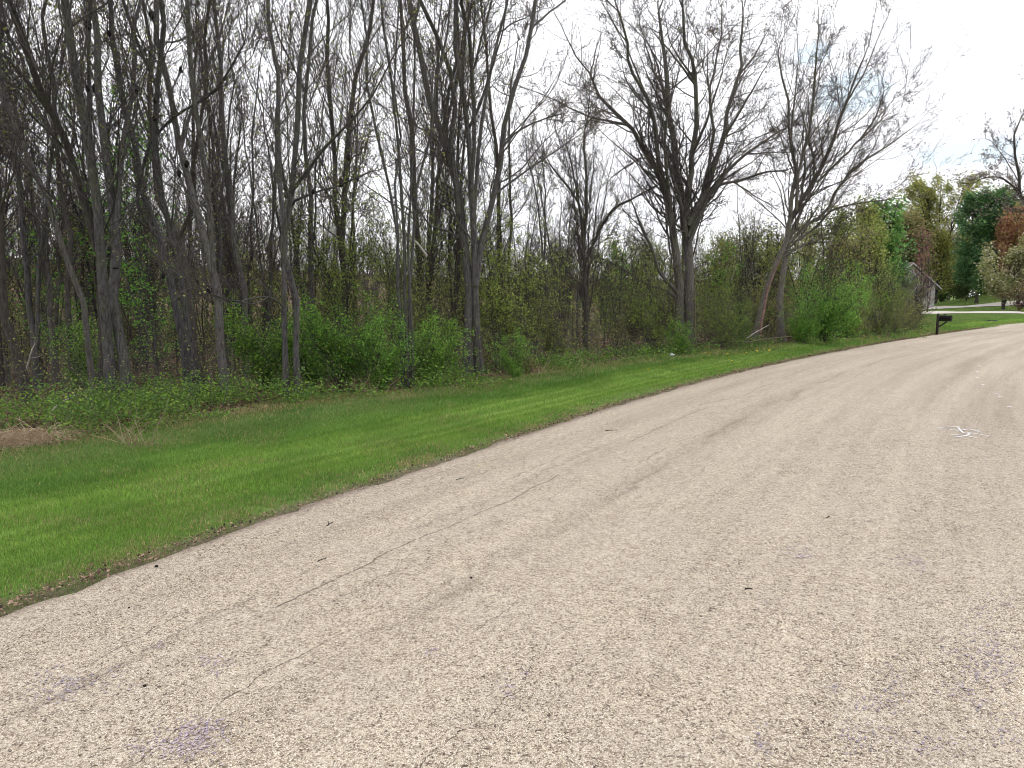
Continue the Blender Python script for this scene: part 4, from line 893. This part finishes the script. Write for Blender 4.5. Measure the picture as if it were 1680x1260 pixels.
def flecks(name,spots,m,label,col,fl=.006,dens=1.0):
    rs=np.random.RandomState(len(spots)*7+3); mb=MB(); cs=[]
    for (u,v,ru,rv,k) in spots:
        uu=u+rs.normal(size=k)*ru*1.05; vv=v+rs.normal(size=k)*rv*1.05
        for a_,b_ in zip(uu,vv): cs.append(G(a_,b_))
    c=np.array(cs); n=len(c); s_,_=sdist(EDGE,c[:,0],c[:,1]); cc=-s_; z=.004+.03*(1-((cc-ROADW/2)/(ROADW/2))**2)+.0035
    m6=6; a=np.arange(m6)*2*math.pi/m6; rad=fl*.72*(.4+.9*rs.rand(n))[:,None]*(.6+.8*rs.rand(n,m6))*(.6+c[:,1:2]*.13)
    V=np.zeros((n,m6,3)); V[...,0]=c[:,0:1]+np.cos(a)*rad; V[...,1]=c[:,1:2]+np.sin(a)*rad; V[...,2]=z[:,None]+rs.rand(n,1)*.001
    colr=pal(col,n,rs,.25)
    mb.add(V.reshape(-1,3)); b=(np.arange(n)*m6)[:,None]
    T=np.concatenate([b+np.array([[0,k,k+1]]) for k in range(1,m6-1)])
    mm=mesh(name,V.reshape(-1,3),[T],M[m],col=np.repeat(colr,m6,0)); tag(mm,label,'paint stain',kind='stuff')
PU=[(.33,.27,.34),(.25,.205,.285),(.42,.36,.41)]  # added purple flecks copy camera colour noise, no paint lies there
flecks('chroma_and_paint_flecks',[(130,1128,34,8,120),(90,1147,26,7,70),(78,1110,12,6,25),(186,1110,10,5,20)],'chroma_and_paint','long faint purple colour noise patch along a crack at the lower left',PU)
flecks('chroma_and_paint_flecks',[(320,1222,30,14,260),(335,1205,18,9,90),(285,1240,28,10,110),(225,1240,10,8,30)],'chroma_and_paint','dense purple colour noise patch near the bottom edge of the road',PU)
flecks('chroma_and_paint_flecks',[(340,1090,10,6,30),(358,1097,10,5,35),(265,1068,8,5,14),(355,1113,6,3,12)],'chroma_and_paint','small purple colour noise patch between the two larger lower left ones',PU)
flecks('chroma_and_paint_flecks',[(828,1140,9,12,45),(860,1115,6,5,12),(712,1078,7,4,20)],'chroma_and_paint','small purple colour noise patch at the bottom middle of the road',PU)
flecks('chroma_and_paint_flecks',[(1300,913,16,6,70),(1318,924,10,4,40),(1258,1000,12,6,20)],'chroma_and_paint','slanted purple colour noise patch to the right of the black twig',PU)
flecks('chroma_and_paint_flecks',[(1490,928,16,7,70),(1508,938,9,5,35)],'chroma_and_paint','roundish purple colour noise patch level with the slanted one',PU)
flecks('chroma_and_paint_flecks',[(1615,1080,26,28,260),(1625,1110,22,14,150),(1570,1145,18,8,60),(1640,1000,12,10,40),(1610,1015,12,12,60),(1550,1080,12,12,35),(1655,1210,24,16,100),(1610,1170,16,10,50)],'chroma_and_paint','broad scattered purple colour noise patch near the right edge of the road',PU)
flecks('chroma_and_paint_flecks',[(1465,1145,14,22,110),(1420,1165,12,12,50),(1415,1225,26,16,110),(1370,1142,7,4,22),(1250,1235,8,16,60),(1520,1240,30,10,80)],'chroma_and_paint','patchy purple colour noise patch left of the broad scattered one',PU)
flecks('chroma_and_paint_flecks',[(1614,750,5,16,50),(1575,712,30,7,90),(1638,800,6,10,22)],'chroma_and_paint','faint purple haze of colour noise around the white letters',PU)
flecks('chroma_and_paint_flecks',[(840,745,16,5,50),(790,765,14,5,30)],'chroma_and_paint','scattered yellow paint flecks near the grass side',[(.50,.44,.16),(.42,.38,.18)])

# ---- flowers
def dandelions():
    rs=np.random.RandomState(61); M['petal']=flat('dandelion_yellow',(.75,.58,.03),.7,.2,.1,60); M['stem']=flat('flower_stem',(.12,.22,.05))
    spots=[(1157,588),(1164,590),(1166,593),(1190,591),(1195,600),(1152,600),(1158,604),(1225,588),(1240,586),(1255,583),(1262,585),(1290,580),(1300,578),(1420,560),(1432,557),(1437,558),(1445,556),(1430,560),(1200,603),(1105,615),(1180,583),(1210,584),(1060,620),(1270,577),(1408,562)]
    first=None; nm=['lone','twin','pair']
    pts=[(u+rs.normal()*1.5,v) for u,v in spots]
    for i,(u,v) in enumerate(pts):
        p_=G(u,v); z=h1(*p_)
        if first is None:
            r_=empty('dandelion',(0,0,0)); mb=MB(); V,Q=tubes(np.array([[[0,0,0],[.005,0,.06],[.008,0,.13]]]),np.full((1,3),.004),5); mb.add(V,Q=Q); mb.build('stem',M['stem'],r_)
            mb=MB(); k=18; a=np.arange(k)*2*math.pi/k
            for lay,(rad,zz) in enumerate([(.028,.132),(.020,.142),(.010,.148)]):
                V=np.concatenate([[[.008,0,.13]],np.stack([.008+np.cos(a)*rad*(1-.3*(np.arange(k)%2)),np.sin(a)*rad*(1-.3*(np.arange(k)%2)),np.full(k,zz)],1)]); mb.add(V,T=[(0,1+j,1+(j+1)%k) for j in range(k)])
            mb.build('flower_head',M['petal'],r_); first=r_
        else:
            r_=first.copy(); COL.objects.link(r_)
            for c in first.children: c2=c.copy(); COL.objects.link(c2); c2.parent=r_
        r_.location=(p_[0],p_[1],z); r_.rotation_euler=(rs.normal()*.15,rs.normal()*.15,rs.rand()*6); s=.8+.5*rs.rand(); r_.scale=(s,s,s)
        where='near the mailbox' if u>1400 else ('below the large round crowned tree' if u<1215 else 'below the right leaning tree')
        r_['label']='yellow dandelion flower in the verge grass '+where; r_['category']='dandelion'; r_['group']='yellow dandelions in the verge grass '+where
dandelions()
# crumpled litter
M['litter']=flat('pale_blue_plastic',(.62,.70,.76),.4,.4,.08,30)
p_=G(1101,590); rs=np.random.RandomState(3); nu,nv=10,7; th=np.linspace(0,math.pi,nv); ph=np.arange(nu)*2*math.pi/nu
VV=np.array([[math.sin(a_)*math.cos(b2)*1.6,math.sin(a_)*math.sin(b2),math.cos(a_)*.7+.6] for a_ in th for b2 in ph])*.055*(1+rs.normal(size=(nu*nv,1))*.18)
tag(mesh('crumpled_cup',VV,[np.array([(i*nu+j,i*nu+(j+1)%nu,(i+1)*nu+(j+1)%nu,(i+1)*nu+j) for i in range(nv-1) for j in range(nu)])],M['litter'],loc=(p_[0],p_[1],h1(*p_)+.06)),'pale bluish crumpled cup in the grass below the large tree','litter')

# ---- mailbox
M['black_metal']=flat('mailbox_black',(.010,.010,.011),.7,.2,.1,20); M['dark_post']=flat('post_dark_wood',(.035,.028,.024),.85,.2,.3,14)
def mailbox():
    p_=G(1537,549); z=h1(*p_); o=empty('mailbox',(p_[0],p_[1],z),math.radians(-52)); o.scale=(.9,.9,.9); tag(o,'black curved top mailbox on a dark wooden post by the road','mailbox')
    mb=MB(); mb.box(-.05,.05,-.05,.05,-.1,1.05); V=[(-.05,-.05,1.05),(.05,-.05,1.05),(.05,.05,1.05),(-.05,.05,1.05),(0,0,1.10)]; mb.add(V,T=[(0,1,4),(1,2,4),(2,3,4),(3,0,4)]); mb.build('post',M['dark_post'],o)
    # arm and brace reach toward the road (+x)
    mb=MB(); mb.box(.052,.62,-.04,.04,.70,.775); mb.build('arm',M['dark_post'],o)
    mb=MB(); c=np.array([[.06,0,.42],[.42,0,.69]]); V,Q=tubes(c[None],np.full((1,2),.038),4); mb.add(V,Q=Q); mb.build('brace',M['dark_post'],o)
    mb=MB(); k=10; prof=[(-.10,.78),(-.10,.90)]+[(-.10*math.cos(a_),.90+.10*math.sin(a_)) for a_ in np.linspace(0,math.pi,k)[1:-1]]+[(.10,.90),(.10,.78)]
    n=len(prof); V=[(.10,y_,z_) for y_,z_ in prof]+[(.60,y_,z_) for y_,z_ in prof]; mb.add(V,Q=[(i,(i+1)%n,n+(i+1)%n,n+i) for i in range(n)])
    V2=[(.10,0,.88)]+[(.10,y_,z_) for y_,z_ in prof]; mb.add(V2,T=[(0,1+i,1+(i+1)%n) for i in range(n)]); bx=mb.build('box',M['black_metal'],o)
    mb=MB(); sc_=1.03; V3=[(.603,0,.88)]+[(.603,y_*sc_,.88+(z_-.88)*sc_) for y_,z_ in prof]+[(.62,y_*sc_,.88+(z_-.88)*sc_) for y_,z_ in prof]+[(.62,0,.88)]
    mb.add(V3,T=[(0,1+i,1+(i+1)%n) for i in range(n)]+[(2*n+1,1+n+i,1+n+(i+1)%n) for i in range(n)],Q=[(1+i,1+(i+1)%n,1+n+(i+1)%n,1+n+i) for i in range(n)]); dr=mb.build('door',M['black_metal'],o)
    mb=MB(); mb.box(.621,.64,-.02,.02,.96,.98); mb.build('handle',M['black_metal'],dr)
    mb=MB(); mb.box(.30,.33,-.118,-.104,.88,1.02); mb.box(.30,.40,-.118,-.104,1.021,1.06); mb.build('flag',M['black_metal'],o)
mailbox()

# ---- driveway, drain
def strip(name,ctr,w,m,label,dz=.03):
    c=catmull([GT(u,v)[:2] for u,v in ctr],1.); d=np.gradient(c,axis=0); d/=np.linalg.norm(d,axis=1,keepdims=True); nr=np.column_stack([-d[:,1],d[:,0]]); V=[]
    for k in (-.5,-.25,0,.25,.5):
        p_=c+nr*w*k; V.append(np.column_stack([p_,hgt(p_[:,0],p_[:,1])+dz]))
    n=len(c); V=np.concatenate(V); i=(np.arange(n-1)[None]+(np.arange(4)*n)[:,None]).ravel(); o=mesh(name,V,[np.stack([i,i+1,i+n+1,i+n],1)],m,smooth=True); tag(o,label,kind='structure'); return o
M['concrete']=flat('driveway_concrete',(.50,.46,.42),.9,.2,.08,1.5)
strip('driveway',*DW[0],M['concrete'],'pale concrete driveway strand nearest the mailbox',.035)
strip('driveway',*DW[1],M['concrete'],'upper pale concrete driveway strand rising past the lawn',.045)
g_=GT(1624,527); k=20; a=np.arange(k)*2*math.pi/k; mb=MB(); V=np.concatenate([[[0,0,.06]],np.stack([np.cos(a)*.42,np.sin(a)*.42,np.full(k,.055)],1),np.stack([np.cos(a)*.46,np.sin(a)*.46,np.full(k,-.05)],1)])
mb.add(V,T=[(0,1+j,1+(j+1)%k) for j in range(k)],Q=[(1+j,1+k+j,1+k+(j+1)%k,1+(j+1)%k) for j in range(k)]); o=mb.build('drain_cover',M['black_metal'],loc=(g_[0],g_[1],h1(g_[0],g_[1])+.02)); tag(o,'dark round drain cover set in the lawn right of the mailbox','drain cover')

# ---- house
def house():
    D=80.; x0=P(1450,480,D)[0]; x1=P(1534,480,D)[0]; xm=(x0+x1)/2; z=min(h1(x0,D),h1(x1,D)); o=empty('house',(xm,D,z)); tag(o,'grey sided gabled house half hidden behind bare shrubs','house')
    w=(x1-x0)/2; hw=2.9; pk=hw+2.4; dp=9
    m,nt,b=mat('grey_siding',.8,.2); tc=N(nt,'ShaderNodeTexCoord'); wv=N(nt,'ShaderNodeTexWave',Scale=2.2,Distortion=.0); wv.bands_direction='Z'; nt.links.new(tc.outputs['Object'],wv.inputs['Vector']); r=ramp(nt,wv.outputs[1],[(0,(.26,.25,.245)),(.15,(.36,.35,.34)),(1,(.40,.39,.38))]); nt.links.new(r.outputs[0],b.inputs['Base Color'])
    mb=MB(); mb.add([(-w,0,-.4),(w,0,-.4),(w,0,hw),(0,0,pk),(-w,0,hw)],T=[(0,1,2),(0,2,4),(4,2,3)]); mb.add([(-w,dp,-.4),(w,dp,-.4),(w,dp,hw),(0,dp,pk),(-w,dp,hw)],T=[(0,2,1),(0,4,2),(4,3,2)]); mb.add([(-w,0,-.4),(-w,dp,-.4),(-w,dp,hw),(-w,0,hw),(w,0,-.4),(w,dp,-.4),(w,dp,hw),(w,0,hw)],Q=[(0,3,2,1),(4,5,6,7)])
    mb.build('wall',m,o)
    rf=flat('roof_shingle',(.14,.125,.12),.95,.1,.3,8); mb=MB(); e=.45; sl=(pk-hw)/w; t=.16
    for s in (-1,1):
        V=[(0,-e,pk+.02),(0,dp+e,pk+.02),(s*(w+e),dp+e,hw-e*sl+.02),(s*(w+e),-e,hw-e*sl+.02)]; V=V+[(a_,b_,c_+t) for a_,b_,c_ in V]; mb.add(V,Q=[(0,1,2,3),(4,7,6,5),(0,3,7,4),(1,5,6,2),(2,6,7,3)])
    mb.build('roof',rf,o); wt=flat('white_trim',(.42,.41,.40),.6,.3,.04)
    mb=MB()
    for s in (-1,1):
        V=[(0,-e-.03,pk-.05),(s*(w+e),-e-.03,hw-e*sl-.05),(s*(w+e),-e-.03,hw-e*sl+.15),(0,-e-.03,pk+.15)]; V=V+[(a_,b_+.025,c_) for a_,b_,c_ in V]; mb.add(V,Q=[(0,1,2,3),(4,7,6,5),(0,4,5,1),(2,6,7,3)])
    mb.build('fascia',wt,o)
    gd=flat('garage_door_panel',(.55,.54,.52),.6,.3,.05); mb=MB(); 
    for k in range(4): mb.box(-w*.25,w*.62,-.05,-.004,-.05+k*.56,-.05+k*.56+.54)
    mb.build('garage_door',gd,o)
    gl=flat('dark_glass',(.03,.035,.04),.15,.5,.1); 
    mb=MB(); mb.box(-w*.75,-w*.40,-.06,-.004,1.0,2.2); wn=mb.build('window',wt,o); mb=MB(); mb.box(-w*.73,-w*.59,-.075,-.062,1.06,2.14); mb.box(-w*.56,-w*.42,-.075,-.062,1.06,2.14); mb.build('pane',gl,wn)
house()

# ------------------------------------------------------------------ light
w=bpy.data.worlds.new('World'); sc.world=w; w.use_nodes=True; nt=w.node_tree; bg=nt.nodes['Background']
SUN_EL,SUN_AZ=math.radians(52),math.radians(55)   # azimuth clockwise from +Y
sky=N(nt,'ShaderNodeTexSky',sky_type='NISHITA'); sky.sun_disc=False; sky.sun_elevation=SUN_EL; sky.sun_rotation=SUN_AZ
tc=N(nt,'ShaderNodeTexCoord'); n=N(nt,'ShaderNodeTexNoise',Scale=2.6,Detail=7.,Roughness=.55); mp=N(nt,'ShaderNodeMapping'); mp.inputs['Scale'].default_value=(1,1,2.6); nt.links.new(tc.outputs['Generated'],mp.inputs[0]); nt.links.new(mp.outputs[0],n.inputs['Vector'])
def lobe(u,v,deg,fl=2.5):
    x,y,z=ray(u,v); d=np.array([x,y,z]); d/=np.linalg.norm(d)
    # squashed vertical lobe: distance in mapped direction space
    s=nt.nodes.new('ShaderNodeVectorMath'); s.operation='SUBTRACT'; nt.links.new(tc.outputs['Generated'],s.inputs[0]); s.inputs[1].default_value=tuple(d)
    m_=nt.nodes.new('ShaderNodeVectorMath'); m_.operation='MULTIPLY'; nt.links.new(s.outputs[0],m_.inputs[0]); m_.inputs[1].default_value=(1,1,fl)
    l=nt.nodes.new('ShaderNodeVectorMath'); l.operation='LENGTH'; nt.links.new(m_.outputs[0],l.inputs[0])
    return math_(nt,'SUBTRACT',1.,math_(nt,'DIVIDE',l.outputs['Value'],math.radians(deg)),clamp=True)
tot=None
for a in [(1600,250,8,4.5),(1400,150,3.6,1.6),(1335,88,2.2,2.)]:
    q=lobe(*a); tot=q if tot is None else math_(nt,'MAXIMUM',tot,q)
hole=math_(nt,'MULTIPLY',math_(nt,'ADD',tot,math_(nt,'MULTIPLY_ADD',n.outputs[0],1.1,-.8)),4.,clamp=True)
cl=ramp(nt,n.outputs[0],[(.3,(1.02,1.03,1.10)),(.7,(1.22,1.22,1.24))]).outputs[0]
skyc=nt.nodes.new('ShaderNodeMix'); skyc.data_type='RGBA'; skyc.blend_type='MULTIPLY'; skyc.inputs[0].default_value=1; nt.links.new(sky.outputs[0],skyc.inputs[6]); skyc.inputs[7].default_value=(.1,.1,.1,1)
blue=mixc(nt,skyc.outputs[2],(.52,.68,.78),.85)
fin=mixc(nt,cl,blue,math_(nt,'MULTIPLY',hole,.62))
# bring the result to the sky-texture scale so the Background strength stays a daylight value
up_=nt.nodes.new('ShaderNodeMix'); up_.data_type='RGBA'; up_.blend_type='MULTIPLY'; up_.clamp_result=False; up_.inputs[0].default_value=1; nt.links.new(fin,up_.inputs[6]); up_.inputs[7].default_value=(10,10,10,1)
nt.links.new(up_.outputs[2],bg.inputs[0]); bg.inputs[1].default_value=.1
sl=bpy.data.lights.new('sun','SUN'); sl.energy=1.2; sl.angle=math.radians(14); sl.color=(1,.96,.9); so=bpy.data.objects.new('sun',sl); COL.objects.link(so)
dv=Vector((math.sin(SUN_AZ)*math.cos(SUN_EL),math.cos(SUN_AZ)*math.cos(SUN_EL),math.sin(SUN_EL))); so.rotation_euler=dv.to_track_quat('Z','Y').to_euler()
sc.view_settings.view_transform='Standard'; sc.view_settings.look='None'; sc.view_settings.exposure=.42; sc.view_settings.gamma=1
sc.cycles.pixel_filter_type='BLACKMAN_HARRIS'; sc.cycles.filter_width=1.0
sc.cycles.max_bounces=6; sc.cycles.diffuse_bounces=3; sc.cycles.transmission_bounces=3; sc.cycles.glossy_bounces=2
print('objects',len(bpy.data.objects),'time',time.time()-T0)
